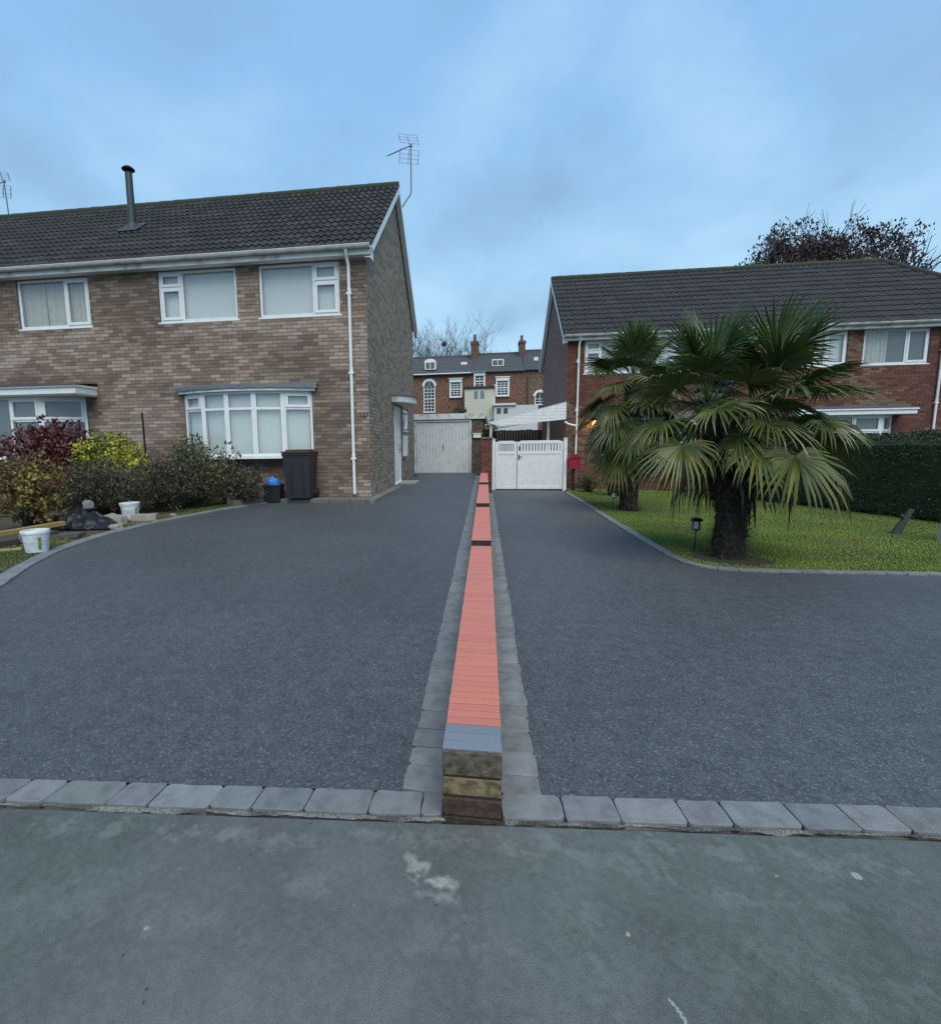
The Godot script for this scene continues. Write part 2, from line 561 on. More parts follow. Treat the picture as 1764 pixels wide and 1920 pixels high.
func sheet(b: MB, poly: PackedVector2Array, lift: float, step := 1.2) -> void:
	# a polygon in x,z draped over the site, cut into strips along z so that it follows the slope
	var z0 := 1e9
	var z1 := -1e9
	for p in poly:
		z0 = minf(z0, p.y); z1 = maxf(z1, p.y)
	var z := z0
	while z < z1:
		var cut := PackedVector2Array([Vector2(-400, z), Vector2(400, z), Vector2(400, z + step), Vector2(-400, z + step)])
		for q in Geometry2D.intersect_polygons(poly, cut):
			var id := Geometry2D.triangulate_polygon(q)
			for i in range(0, id.size(), 3):
				var a: Vector2 = q[id[i]]; var d: Vector2 = q[id[i + 1]]; var e: Vector2 = q[id[i + 2]]
				if (d - a).cross(e - a) > 0:
					var s := d; d = e; e = s
				b.tri(Vector3(a.x, gh(a.x, a.y) + lift, a.y), Vector3(d.x, gh(d.x, d.y) + lift, d.y), Vector3(e.x, gh(e.x, e.y) + lift, e.y))
		z += step

func paver(b: MB, q: Array, depth: float, bev: float, jit: float) -> void:
	# one tumbled block: q are the four top corners, counter-clockwise seen from above
	var ring := []
	var mid: Vector3 = (q[0] + q[1] + q[2] + q[3]) / 4.0
	for i in 4:
		var p: Vector3 = q[i]
		var nx: Vector3 = (q[(i + 1) % 4] - p)
		var pr: Vector3 = (q[(i + 3) % 4] - p)
		var cr: float = minf(0.011, minf(nx.length(), pr.length()) * 0.2) * rnd(0.5, 1.4)
		for s in [p + pr.normalized() * cr, p + nx.normalized() * cr, p + nx * rnd(0.4, 0.6)]:
			ring.append(s + Vector3(rnd(-jit, jit), 0, rnd(-jit, jit)))
	var m := ring.size()
	var inn := []
	for p in ring:
		inn.append(p + (mid - p).normalized() * bev)
	for i in m:
		var j := (i + 1) % m
		var dn := Vector3(0, -bev * 0.8, 0)
		var nu: Vector3 = (ring[i] + ring[j] - 2.0 * mid).normalized()
		var nn: Vector3 = (Vector3.UP + nu * 0.8).normalized()
		b.squad(ring[i] + dn, ring[j] + dn, inn[j], inn[i], nn, nn, Vector3.UP, Vector3.UP)
		b.quad(ring[i] + Vector3.DOWN * depth, ring[j] + Vector3.DOWN * depth, ring[j] + dn, ring[i] + dn)
		b.tri(mid, inn[i], inn[j])

func paver_part(par: Node3D, q: Array, tone: Color, depth := 0.06, bev := 0.006, jit := 0.0025) -> void:
	var o: Vector3 = (q[0] + q[1] + q[2] + q[3]) / 4.0
	var b := MB.new()
	b.col = tone
	var l := []
	for p in q:
		l.append(p - o)
	paver(b, l, depth, bev, jit)
	var n := part(par, "block", b, M.paver)
	n.position = o

func grey_block() -> Color:
	var k := rnd(0.25, 0.32)
	return Color(k * rnd(0.94, 0.99), k, k * rnd(0.99, 1.05))

func curve_points(src: Array, step: float) -> PackedVector2Array:
	# an even run of points along a smooth curve through src
	var c := Curve2D.new()
	for i in src.size():
		var p: Vector2 = src[i]
		var tan := Vector2.ZERO
		if i > 0 and i < src.size() - 1:
			tan = (src[i + 1] - src[i - 1]) / 6.0
		c.add_point(p, -tan, tan)
	var out := PackedVector2Array()
	var len := c.get_baked_length()
	var k := int(len / step)
	for i in k + 1:
		out.append(c.sample_baked(len * i / k))
	return out

var left_curve := PackedVector2Array()
var right_curve := PackedVector2Array()
var left_side := 1.0
var right_side := 1.0

func shifted(pts: PackedVector2Array, by: float) -> PackedVector2Array:
	var out := PackedVector2Array()
	for i in pts.size():
		out.append(pts[i] + (pts[mini(i + 1, pts.size() - 1)] - pts[maxi(i - 1, 0)]).normalized().orthogonal() * by)
	return out

func edging_run(par: Node3D, pts: PackedVector2Array, width: float, side: float, lift := 0.012) -> void:
	for i in pts.size() - 1:
		var a := pts[i]; var c := pts[i + 1]
		var d := (c - a).normalized()
		var g0 := d * 0.003
		var pa: Vector2 = (pts[mini(i + 1, pts.size() - 1)] - pts[maxi(i - 1, 0)]).normalized().orthogonal() * side * width
		var pc: Vector2 = (pts[mini(i + 2, pts.size() - 1)] - pts[i]).normalized().orthogonal() * side * width
		var q := [a + g0, c - g0, c - g0 + pc, a + g0 + pa]
		if (q[1] - q[0]).cross(q[3] - q[0]) > 0:
			q = [q[1], q[0], q[3], q[2]]
		var w := []
		for p in q:
			w.append(Vector3(p.x, gh(p.x, p.y) + lift + rnd(-0.002, 0.002), p.y))
		paver_part(par, w, grey_block())

func site() -> void:
	# the earth under everything, out to the horizon, with the step of the retaining wall at x -0.04
	var b := MB.new()
	b.col = Color(1, 1, 1)
	var xs := [-400.0, -120.0, -40.0, -16.0, -9.0, -6.0, -3.0, -0.041, -0.039, 1.5, 3.0, 6.0, 9.0, 16.0, 40.0, 120.0, 400.0]
	var zs := [60.0, 8.0, -1.2, -1.69, -3.0, -5.0, -7.0, -9.0, -11.0, -13.0, -15.0, -18.0, -22.0, -30.0, -60.0, -150.0, -700.0]
	for i in xs.size() - 1:
		for j in zs.size() - 1:
			var c := []
			for k in [[i, j], [i + 1, j], [i + 1, j + 1], [i, j + 1]]:
				c.append(Vector3(xs[k[0]], gh(xs[k[0]], zs[k[1]]) - 0.05, zs[k[1]]))
			b.quad(c[0], c[1], c[2], c[3])
	struct("ground", b, M.soil, "bare brown earth around the houses")
	# pavement along the street, past both edges of the picture and behind the camera
	b = MB.new()
	b.quad(Vector3(-40, 0, 3.0), Vector3(40, 0, 3.0), Vector3(40, 0, zf(40) + 0.03), Vector3(-40, 0, zf(-40) + 0.03))
	struct("pavement", b, M.pavement, "worn grey asphalt footway with pale mortar smears")
	b = MB.new()
	b.quad(Vector3(-40, -0.1, 60), Vector3(40, -0.1, 60), Vector3(40, -0.1, 3.0), Vector3(-40, -0.1, 3.0))
	b.quad(Vector3(-40, -0.1, 3.0), Vector3(40, -0.1, 3.0), Vector3(40, 0, 3.0), Vector3(-40, 0, 3.0))
	struct("road", b, M.tarmac)
	# the curves of the two garden edges
	left_curve = curve_points([Vector2(-3.9, -1.55), Vector2(-4.1, -2.4), Vector2(-4.36, -3.3), Vector2(-4.62, -4.05), Vector2(-5.08, -4.86), Vector2(-5.38, -5.62), Vector2(-5.52, -6.53), Vector2(-5.44, -7.66), Vector2(-5.0, -9.19), Vector2(-4.52, -10.2), Vector2(-4.32, -10.36)], 0.21)
	right_curve = curve_points([Vector2(2.5, -16.6), Vector2(2.42, -13.0), Vector2(2.33, -9.71), Vector2(2.29, -7.83), Vector2(2.28, -6.7), Vector2(2.33, -6.2), Vector2(2.5, -5.97), Vector2(2.85, -5.88), Vector2(3.6, -5.9), Vector2(4.8, -5.97), Vector2(7.5, -6.2), Vector2(11.0, -6.5)], 0.21)
	# left driveway
	var poly := PackedVector2Array([Vector2(-0.318, -20.8), Vector2(-0.318, zf(-0.318) - 0.13), Vector2(-3.9, zf(-3.9) - 0.13)])
	poly.append_array(left_curve)
	poly.append_array(PackedVector2Array([Vector2(-4.3, -10.62), Vector2(-2.47, -10.62), Vector2(-2.47, -18.5), Vector2(-3.4, -18.5), Vector2(-3.4, -20.8)]))
	b = MB.new()
	sheet(b, poly, 0.004)
	struct("driveway", b, M.tarmac, "freshly laid dark tarmac driveway up to the white garage door")
	# right driveway
	poly = PackedVector2Array([Vector2(0.218, zf(0.218) - 0.13), Vector2(0.218, -24.0), Vector2(2.5, -24.0)])
	poly.append_array(right_curve)
	poly.append_array(PackedVector2Array([Vector2(11.0, zf(11.0) - 0.13)]))
	b = MB.new()
	sheet(b, poly, 0.004)
	struct("neighbour_driveway", b, M.tarmac, "freshly laid dark tarmac driveway up to the white gate")
	# edging blocks
	var e := MB.new()
	e.col = Color(0.8, 0.8, 0.8)
	for s in [[-8.0, -0.151], [0.066, 9.0]]:
		e.quad(Vector3(s[0], -0.02, zf(s[0]) + 0.012), Vector3(s[1], -0.02, zf(s[1]) + 0.012), Vector3(s[1], -0.02, zf(s[1]) - 0.145), Vector3(s[0], -0.02, zf(s[0]) - 0.145))
	var kerb := struct("street_edging", e, M.mortar, "row of grey tumbled blocks between driveways and pavement")
	var left := [-0.152, -0.235, -0.434, -0.682, -0.886, -1.052, -1.295, -1.462, -1.722, -1.884]
	while left[-1] > -5.2:
		left.append(left[-1] - [0.17, 0.25, 0.21][left.size() % 3])
	var right := [0.068, 0.299, 0.501, 0.739, 0.898, 1.138, 1.332, 1.503]
	while right[-1] < 4.5:
		right.append(right[-1] + [0.25, 0.17, 0.21][right.size() % 3])
	for run in [left, right]:
		for i in run.size() - 1:
			var x0: float = minf(run[i], run[i + 1]) + 0.0022
			var x1: float = maxf(run[i], run[i + 1]) - 0.0022
			var sk0 := -0.02 * x0 - 0.004
			var sk1 := -0.02 * x1 - 0.004
			var hh := rnd(0.013, 0.016)
			paver_part(kerb, [Vector3(x0, hh, zf(x0)), Vector3(x1, hh, zf(x1)), Vector3(x1 + sk1 * 0.5, hh + 0.002, zf(x1) - 0.124), Vector3(x0 + sk0 * 0.5, hh + 0.002, zf(x0) - 0.124)], grey_block(), 0.05, 0.005, 0.002)
	# broken mortar haunch in front of the blocks
	b = MB.new()
	var x := -6.0
	while x < 6.0:
		var w := rnd(0.012, 0.028)
		var d0 := 0.02 + 0.018 * noise.get_noise_1d(x * 260.0) + 0.01 * noise.get_noise_1d(x * 1100.0)
		var d1 := 0.02 + 0.018 * noise.get_noise_1d((x + w) * 260.0) + 0.01 * noise.get_noise_1d((x + w) * 1100.0)
		if not (x > -0.16 and x < 0.06):
			var y0 := 0.004 + 0.005 * noise.get_noise_1d(x * 500.0)
			b.col = g(clampf(0.75 + 0.9 * noise.get_noise_1d(x * 330.0 + 90.0), 0.3, 1.05))
			b.quad(Vector3(x, 0.001, zf(x) + d0), Vector3(x + w, 0.001, zf(x + w) + d1), Vector3(x + w, y0, zf(x + w) + 0.004), Vector3(x, y0, zf(x) + 0.004))
			b.quad(Vector3(x, y0, zf(x) + 0.004), Vector3(x + w, y0, zf(x + w) + 0.004), Vector3(x + w, -0.02, zf(x + w) - 0.002), Vector3(x, -0.02, zf(x) - 0.002))
		x += w
	struct("mortar_haunch", b, M.haunch, "thin crumbling strip of pale mortar along the edging blocks")
	# edging along both sides of the low wall
	for side in [[-0.322, -0.152, -17.6, "edging"], [0.067, 0.222, -17.4, "neighbour_edging"]]:
		e = MB.new()
		var za: float = zf(-0.2) - 0.127 if side[0] < 0 else zf(0.15) - 0.127
		for k in 16:
			var z0: float = lerpf(za, side[2], k / 16.0)
			var z1: float = lerpf(za, side[2], (k + 1) / 16.0)
			e.quad(Vector3(side[0], gh(side[0], z0) - 0.02, z0), Vector3(side[1], gh(side[0], z0) - 0.02, z0), Vector3(side[1], gh(side[0], z1) - 0.02, z1), Vector3(side[0], gh(side[0], z1) - 0.02, z1))
		var strip := struct(side[3], e, M.mortar, "strip of grey blocks along the " + ("left" if side[0] < 0 else "right") + " side of the low wall")
		var z: float = za
		while z > side[2]:
			var l: float = [0.125, 0.13, 0.16, 0.18, 0.13, 0.145][rng.randi() % 6]
			var y0 := gh(side[0], z) + 0.012 + rnd(-0.002, 0.002)
			var y1 := gh(side[0], z - l) + 0.012 + rnd(-0.002, 0.002)
			var wig := rnd(-0.006, 0.006)
			var ox: float = side[0] + (wig if side[0] < 0 else 0.0)
			var ix: float = side[1] + (wig if side[0] > 0 else 0.0)
			paver_part(strip, [Vector3(ox, y0, z - 0.003), Vector3(ix, y0, z - 0.003), Vector3(ix, y1, z - l + 0.003), Vector3(ox, y1, z - l + 0.003)], grey_block(), 0.05, 0.007, 0.0025)
			z -= l
	# edging along the two garden curves
	left_side = -1.0 if is_outside(left_curve, -1.0, Vector2(-8, -6)) else 1.0
	right_side = -1.0 if is_outside(right_curve, -1.0, Vector2(5, -10)) else 1.0
	e = MB.new()
	e.col = Color(0.8, 0.8, 0.8)
	var gl := garden_edge(left_curve, e, 0.15)
	var el := struct("garden_edging", gl, M.mortar, "curved row of grey blocks round the left garden")
	edging_run(el, left_curve, 0.17, left_side, 0.025)
	e = MB.new()
	e.col = Color(0.8, 0.8, 0.8)
	gl = garden_edge(right_curve, e, 0.12)
	el = struct("lawn_edging", gl, M.mortar, "curved row of grey blocks round the palm lawn")
	edging_run(el, right_curve, 0.13, right_side, 0.025)

func is_outside(pts: PackedVector2Array, side: float, towards: Vector2) -> bool:
	var k := pts.size() / 2
	var o := (pts[k + 1] - pts[k]).normalized().orthogonal() * side
	return o.dot(towards - pts[k]) > 0

func garden_edge(pts: PackedVector2Array, b: MB, w: float) -> MB:
	for i in pts.size() - 1:
		var a := pts[i]; var c := pts[i + 1]
		var o := (c - a).normalized().orthogonal() * w
		for s in [1.0, -1.0]:
			if s < 0:
				continue
			var q := [a - o, c - o, c + o, a + o]
			var p := []
			for k in q:
				p.append(Vector3(k.x, gh(k.x, k.y) - 0.03, k.y))
			b.quad(p[0], p[1], p[2], p[3])
	return b

# ---------------------------------------------------------------- the low dividing wall
func low_wall() -> void:
	var t := thing("low_wall", "low stepped brick wall with salmon pink coping running between the two driveways", "wall", Vector3(0, 0, 0))
	var x0 := -0.150
	var x1 := 0.065
	var secs := [[-1.70, -5.44, 0.28, 0.282], [-5.44, -8.27, 0.338, 0.355], [-8.27, -12.0, 0.412, 0.42], [-12.0, -15.75, 0.47, 0.475]]
	var b := MB.new()
	b.col = Color(0.2, 0.17, 0.16)
	for s in secs:
		b.quad(Vector3(x0 + 0.004, -0.4, s[0] - 0.004), Vector3(x1 - 0.004, -0.4, s[0] - 0.004), Vector3(x1 - 0.004, s[2] - 0.1, s[0] - 0.004), Vector3(x0 + 0.004, s[2] - 0.1, s[0] - 0.004))
		b.quad(Vector3(x0 + 0.004, s[2] - 0.013, s[0] - 0.005), Vector3(x1 - 0.004, s[2] - 0.013, s[0] - 0.005), Vector3(x1 - 0.004, s[3] - 0.013, s[1]), Vector3(x0 + 0.004, s[3] - 0.013, s[1]))
		for x in [x0 + 0.005, x1 - 0.005]:
			b.quad(Vector3(x, -0.4, s[0]), Vector3(x, -0.4, s[1]), Vector3(x, s[3] - 0.012, s[1]), Vector3(x, s[2] - 0.012, s[0]))
		b.quad(Vector3(x0, s[2] - 0.1, s[0] - 0.006), Vector3(x1, s[2] - 0.1, s[0] - 0.006), Vector3(x1, s[2] - 0.012, s[0] - 0.006), Vector3(x0, s[2] - 0.012, s[0] - 0.006))
	var core := part(t, "core", b, M.mortar)
	# bricks along both faces
	b = MB.new()
	var pal := [Color(0.3, 0.22, 0.13), Color(0.17, 0.12, 0.09), Color(0.22, 0.09, 0.06), Color(0.34, 0.27, 0.17)]
	for s in secs:
		for k in 9:
			var y1: float = minf(s[2], s[3]) - 0.112 - 0.075 * k
			if y1 < -0.3:
				break
			var z: float = s[0] - 0.23 + (0.11 if k % 2 else 0.0)
			while z > s[1]:
				b.col = pal[rng.randi() % 4]
				b.box(Vector3(x0 - 0.0, y1 - 0.065, z), Vector3(x0 + 0.02, y1, maxf(z - 0.215, s[1])))
				b.box(Vector3(x1 - 0.02, y1 - 0.065, z), Vector3(x1, y1, maxf(z - 0.215, s[1])))
				z -= 0.225
	var bw := part(t, "brickwork", b, M.brick)
	bw.set_meta("kind", "stuff")
	# front face: three courses of reclaimed bricks, stained
	var y := 0.277
	for q in [[Color(0.15, 0.12, 0.09), "stained dark brown brick", 0.095], [Color(0.25, 0.19, 0.105), "buff yellow brick", 0.07], [Color(0.09, 0.05, 0.038), "dark red brown brick", 0.07], [Color(0.07, 0.052, 0.036), "dark brick", 0.068]]:
		b = MB.new()
		b.col = q[0]
		b.cbox(Vector3(x0 + 0.001, y - q[2], -1.712 if q[2] > 0.09 else -1.80), Vector3(x1 - 0.001, y, -1.698 + rnd(-0.002, 0.002)), 0.004)
		var o := part(t, "brick", b, M.stained)
		o.set_meta("label", q[1])
		y -= q[2] + 0.009
	# thin near-black slips across the face of each step
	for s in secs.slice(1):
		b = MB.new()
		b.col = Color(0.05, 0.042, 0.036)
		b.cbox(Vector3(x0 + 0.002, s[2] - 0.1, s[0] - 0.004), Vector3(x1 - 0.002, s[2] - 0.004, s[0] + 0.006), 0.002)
		part(t, "riser_face", b, M.stained).set_meta("label", "dark slip across the face of a step")
	# coping: bricks on edge
	var first := true
	var vars := []
	for i in 14:
		var c := Color(rnd(0.65, 0.69), rnd(0.205, 0.225), rnd(0.145, 0.16))
		c = c * rnd(0.93, 1.03)
		b = MB.new()
		b.col = c
		b.cbox(Vector3(-0.1075, -0.1, -0.0235), Vector3(0.1075, 0, 0.0235), 0.0012)
		vars.append(b.mesh())
	var gvars := []
	for i in 3:
		b = MB.new()
		b.col = Color(0.2, 0.225, 0.26) * rnd(0.92, 1.08)
		b.cbox(Vector3(-0.1075, -0.1, -0.0255), Vector3(0.1075, 0, 0.0255), 0.0012)
		gvars.append(b.mesh())
	for s in secs:
		var z: float = s[0] - (0.013 if s[0] > -2.0 else 0.0)
		var k := 0
		var len: float = s[0] - s[1]
		while z - 0.052 > s[1]:
			var p := 0.0535
			var u: float = (s[0] - z) / len
			var is_grey: bool = s[0] > -2.0 and k < 3
			if is_grey:
				p = 0.056
			var o := inst("coping_brick", gvars[k] if is_grey else vars[rng.randi() % 14], M.coping, t)
			o.position = Vector3((x0 + x1) / 2 + rnd(-0.0012, 0.0012), lerpf(s[2], s[3], u) + rnd(-0.001, 0.001), z - p / 2)
			o.rotation = Vector3(rnd(-0.006, 0.006), rnd(-0.004, 0.004), rnd(-0.003, 0.003))
			z -= p
			k += 1

# ---------------------------------------------------------------- gardens
func point_in(poly: PackedVector2Array, p: Vector2) -> bool:
	return Geometry2D.is_point_in_polygon(p, poly)

func gardens() -> void:
	# lawn under the palms
	var lawn := shifted(right_curve, right_side * 0.125)
	lawn.append_array(PackedVector2Array([Vector2(11.0, -18.2), Vector2(2.6, -18.2)]))
	var b := MB.new()
	sheet(b, lawn, 0.012, 1.0)
	struct("lawn", b, M.turf, "damp green lawn round the palms")
	var tuft := MB.new()
	for k in 5:
		var a := rnd(0, TAU)
		var d := Vector3(cos(a), 0, sin(a))
		var s := Vector3(-d.z, 0, d.x) * 0.0035
		var o := Vector3(rnd(-0.02, 0.02), 0, rnd(-0.02, 0.02))
		var h := rnd(0.014, 0.026)
		tuft.tri(o - s, o + s, o + d * h * 0.7 + Vector3.UP * h)
	var spots := []
	var cols := []
	for i in 150000:
		var p := Vector2(rnd(2.3, 9.0), 0)
		# denser where it is near the street
		p.y = -5.9 - 12.0 * pow(rng.randf(), 1.7)
		if not point_in(lawn, p):
			continue
		if Vector2(p.x - 2.95, p.y + 6.5).length() < 0.42 + 0.1 * noise.get_noise_2d(p.x * 200, p.y * 200):
			continue
		spots.append(p)
	scatter("grass", "short damp grass of the palm lawn", tuft.mesh(), spots, Color(0.1, 0.165, 0.018), Color(0.17, 0.225, 0.028), 0.02)
	# bare soil round the big palm and along the lawn edge
	b = MB.new()
	var ring := PackedVector2Array()
	for k in 28:
		var a := TAU * k / 28
		var r := 0.46 + 0.12 * noise.get_noise_2d(cos(a) * 90, sin(a) * 90)
		ring.append(Vector2(2.95 + cos(a) * r * 1.1, -6.5 + sin(a) * r * 0.75))
	sheet(b, ring, 0.022, 0.5)
	struct("palm_bed", b, M.soil, "patch of bare soil at the foot of the big palm")
	# left garden: rough strip of soil and moss
	var bed := shifted(left_curve, left_side * 0.165)
	bed.append_array(PackedVector2Array([Vector2(-4.3, -10.7), Vector2(-18, -10.7), Vector2(-18, -1.3), Vector2(-4.0, -1.55)]))
	b = MB.new()
	sheet(b, bed, 0.02, 0.8)
	struct("garden_bed", b, M.soil, "rough garden bed of soil and moss beside the driveway")
	spots = []
	for i in 60000:
		var p := Vector2(rnd(-8.4, -4.3), rnd(-10.3, -3.0))
		if not point_in(bed, p):
			continue
		# grows in a band beside the edging, in patches
		var near := 9.0
		for k in range(0, left_curve.size(), 2):
			near = minf(near, left_curve[k].distance_to(p))
		var patch := noise.get_noise_2d(p.x * 70, p.y * 70)
		if near > 0.2 and near < 0.95 + patch * 0.9 and patch > -0.22:
			spots.append(p)
	scatter("garden_grass", "patchy grass between the edging blocks and the shrubs", tuft.mesh(), spots, Color(0.06, 0.1, 0.015), Color(0.15, 0.18, 0.035), 0.03)

func scatter(called: String, label: String, m: Mesh, spots: Array, c0: Color, c1: Color, lift: float) -> void:
	var mm := MultiMesh.new()
	mm.transform_format = MultiMesh.TRANSFORM_3D
	mm.use_colors = true
	mm.mesh = m
	mm.instance_count = spots.size()
	for i in spots.size():
		var p: Vector2 = spots[i]
		var s := rnd(0.7, 1.35)
		var bs := Basis(Vector3.UP, rnd(0, TAU)).scaled(Vector3(s, s * rnd(0.6, 1.2), s))
		mm.set_instance_transform(i, Transform3D(bs, Vector3(p.x, gh(p.x, p.y) + lift - 0.004, p.y)))
		var gc := c0.lerp(c1, clampf(0.5 + 1.1 * noise.get_noise_2d(p.x * 60, p.y * 60) + rnd(-0.25, 0.25), 0, 1))
		var dry := noise.get_noise_2d(p.x * 35 + 700, p.y * 55)
		if rng.randf() < clampf(0.06 + (dry - 0.1) * 1.6, 0.03, 0.5):
			gc = Color(0.16, 0.135, 0.05) * rnd(0.7, 1.2)
		mm.set_instance_color(i, gc)
	var o := MultiMeshInstance3D.new()
	o.name = called
	o.multimesh = mm
	o.material_override = M.leaf
	add_child(o)
	o.set_meta("kind", "stuff")
	o.set_meta("label", label)
	o.set_meta("category", "grass")

# ---------------------------------------------------------------- brickwork and roofs
var brick_cache := {}

func brick_mesh(w: float, col: Color, key: String) -> Mesh:
	if not brick_cache.has(key):
		var b := MB.new()
		b.col = col
		b.box(Vector3(0, 0, -0.01), Vector3(w, 0.065, 0.007))
		brick_cache[key] = b.mesh()
	return brick_cache[key]

# a wall face in stretcher bond. o: lower corner, u: along, n: outward; open: Rect2 holes; gable: height of the peak above h, 0 for none
func brick_wall(par: Node3D, called: String, o: Vector3, u: Vector3, n: Vector3, w: float, h: float, open: Array, pal: Array, pick: Callable, mortar: Material, gable: float, focus: Vector2, keep: int) -> MeshInstance3D:
	var us := [0.0, w]
	var vs := [0.0, h]
	for r in open:
		us.append_array([r.position.x, r.end.x])
		vs.append_array([r.position.y, r.end.y])
	us.sort(); vs.sort()
	var b := MB.new()
	b.t = Transform3D(Basis(u, Vector3.UP, n), o)
	for i in us.size() - 1:
		for j in vs.size() - 1:
			if us[i + 1] - us[i] < 0.001 or vs[j + 1] - vs[j] < 0.001:
				continue
			var m := Vector2((us[i] + us[i + 1]) / 2, (vs[j] + vs[j + 1]) / 2)
			var hole := false
			for r in open:
				if r.has_point(m):
					hole = true
			if not hole:
				b.quad(Vector3(us[i], vs[j], 0), Vector3(us[i + 1], vs[j], 0), Vector3(us[i + 1], vs[j + 1], 0), Vector3(us[i], vs[j + 1], 0))
	for r in open:
		var a := Vector3(r.position.x, r.position.y, 0); var c := Vector3(r.end.x, r.end.y, 0)
		var d := Vector3(0, 0, -0.12)
		for q in [[a, Vector3(c.x, a.y, 0)], [Vector3(c.x, a.y, 0), c], [c, Vector3(a.x, c.y, 0)], [Vector3(a.x, c.y, 0), a]]:
			b.quad(q[0], q[1], q[1] + d, q[0] + d)
	if gable > 0:
		b.tri(Vector3(0, h, 0), Vector3(w, h, 0), Vector3(w / 2, h + gable, 0))
	var node := part(par, called, b, mortar)
	var all := []
	var rows := int((h + gable) / 0.075) + 1
	for k in rows:
		var v0 := k * 0.075 + 0.005
		var vm := v0 + 0.0325
		var lo := 0.0
		var hi := w
		if v0 + 0.065 > h:
			if gable <= 0:
				continue
			var inset := (v0 + 0.065 - h) / gable * w / 2
			lo = inset; hi = w - inset
		var x := -0.1125 if k % 2 else 0.0
		while x < hi:
			var segs := [[maxf(x, lo), minf(x + 0.215, hi)]]
			for r in open:
				if vm > r.position.y and vm < r.end.y:
					var next := []
					for s in segs:
						if s[1] <= r.position.x or s[0] >= r.end.x:
							next.append(s)
						else:
							if s[0] < r.position.x - 0.03:
								next.append([s[0], r.position.x - 0.004])
							if s[1] > r.end.x + 0.03:
								next.append([r.end.x + 0.004, s[1]])
					segs = next
			for s in segs:
				if s[1] - s[0] > 0.03:
					all.append([s[0], v0, s[1] - s[0], Vector2(s[0], v0).distance_squared_to(focus)])
			x += 0.225
	if keep > 0:
		all.sort_custom(func(p, q): return p[3] < q[3])
	var rest := MB.new()
	var bs := Basis(u, Vector3.UP, n)
	for i in all.size():
		var s: Array = all[i]
		var ci: int = pick.call(s[0], s[1])
		var at: Vector3 = o + u * s[0] + Vector3.UP * s[1] + n * rnd(-0.0015, 0.0015)
		if i < keep:
			var wq: float = snappedf(s[2], 0.005)
			var e := inst("brick", brick_mesh(wq, pal[ci], "%d_%s" % [int(wq * 1000), str(pal[ci])]), M.brick, node)
			e.transform = Transform3D(bs, at)
		else:
			rest.t = Transform3D(bs, at)
			rest.col = pal[ci]
			rest.box(Vector3(0, 0, -0.01), Vector3(s[2], 0.065, 0.007))
	if rest.v.size():
		part(node, "brickwork", rest, M.brick).set_meta("kind", "stuff")
	return node

func tile_shape(b: MB, w: float, l: float, hgt: float) -> void:
	# double-roll concrete tile: x across, z down the slope, y out of the roof
	var prof := []
	for k in 13:
		var x := w * k / 12.0
		prof.append(Vector2(x, 0.03 + hgt * pow(absf(sin(PI * x / (w / 2.0) + 0.4)), 1.5)))
	for k in 12:
		var a: Vector2 = prof[k]; var c: Vector2 = prof[k + 1]
		b.quad(Vector3(a.x, a.y, l), Vector3(c.x, c.y, l), Vector3(c.x, c.y - 0.03, 0), Vector3(a.x, a.y - 0.03, 0))
		b.quad(Vector3(a.x, a.y - 0.034, l), Vector3(c.x, c.y - 0.034, l), Vector3(c.x, c.y, l), Vector3(a.x, a.y, l))

# tiles over one slope. o: left end of the eaves, u along, d up the slope, n out of it
func tile_slope(par: Node3D, o: Vector3, u: Vector3, d: Vector3, n: Vector3, w: float, l: float, inside: Callable, pal: Array, hgt: float, focus: Vector2, keep: int, tw := 0.418, gauge := 0.345) -> void:
	var shapes := []
	for c in pal:
		var b := MB.new()
		b.col = c
		tile_shape(b, tw - 0.004, gauge + 0.03, hgt)
		shapes.append(b)
	var meshes := []
	for s in shapes:
		meshes.append(s.mesh())
	var bs := Basis(u, n, -d)
	var all := []
	var rows := int(ceil(l / gauge))
	for r in rows:
		var x := 0.0
		while x < w - 0.1:
			var m := Vector2(x + tw / 2, (r + 0.5) * gauge)
			if inside.call(m.x, m.y):
				all.append([x, r, m.distance_squared_to(focus)])
			x += tw
	all.sort_custom(func(p, q): return p[2] < q[2])
	var rest := MB.new()
	for i in all.size():
		var s: Array = all[i]
		var k := rng.randi() % pal.size()
		var up: float = minf((s[1] + 1) * gauge + 0.03, l + 0.02)
		var at: Vector3 = o + u * s[0] + d * up + n * rnd(0.0, 0.006)
		var tb := bs * Basis(Vector3(0, 0, 1), rnd(-0.006, 0.006))
		if i < keep:
			var e := inst("roof_tile", meshes[k], M.tile, par)
			e.transform = Transform3D(tb, at)
		else:
			rest.t = Transform3D(tb, at)
			rest.col = pal[k]
			tile_shape(rest, tw - 0.004, gauge + 0.03, hgt)
	if rest.v.size():
		part(par, "tiling", rest, M.tile).set_meta("kind", "stuff")

func ridge_run(par: Node3D, a: Vector3, c: Vector3, cols: Array) -> void:
	var len := a.distance_to(c)
	var k := int(len / 0.42)
	var d := (c - a).normalized()
	for i in k:
		var p := a + d * (len * i / k)
		var q := a + d * (len * (i + 1) / k - 0.006)
		var b := MB.new()
		b.col = cols[rng.randi() % cols.size()]
		b.tube([p + Vector3.UP * rnd(0, 0.006), q + Vector3.UP * rnd(0.002, 0.008)], [0.115, 0.12], 10)
		part(par, "ridge_tile", b, M.tile)

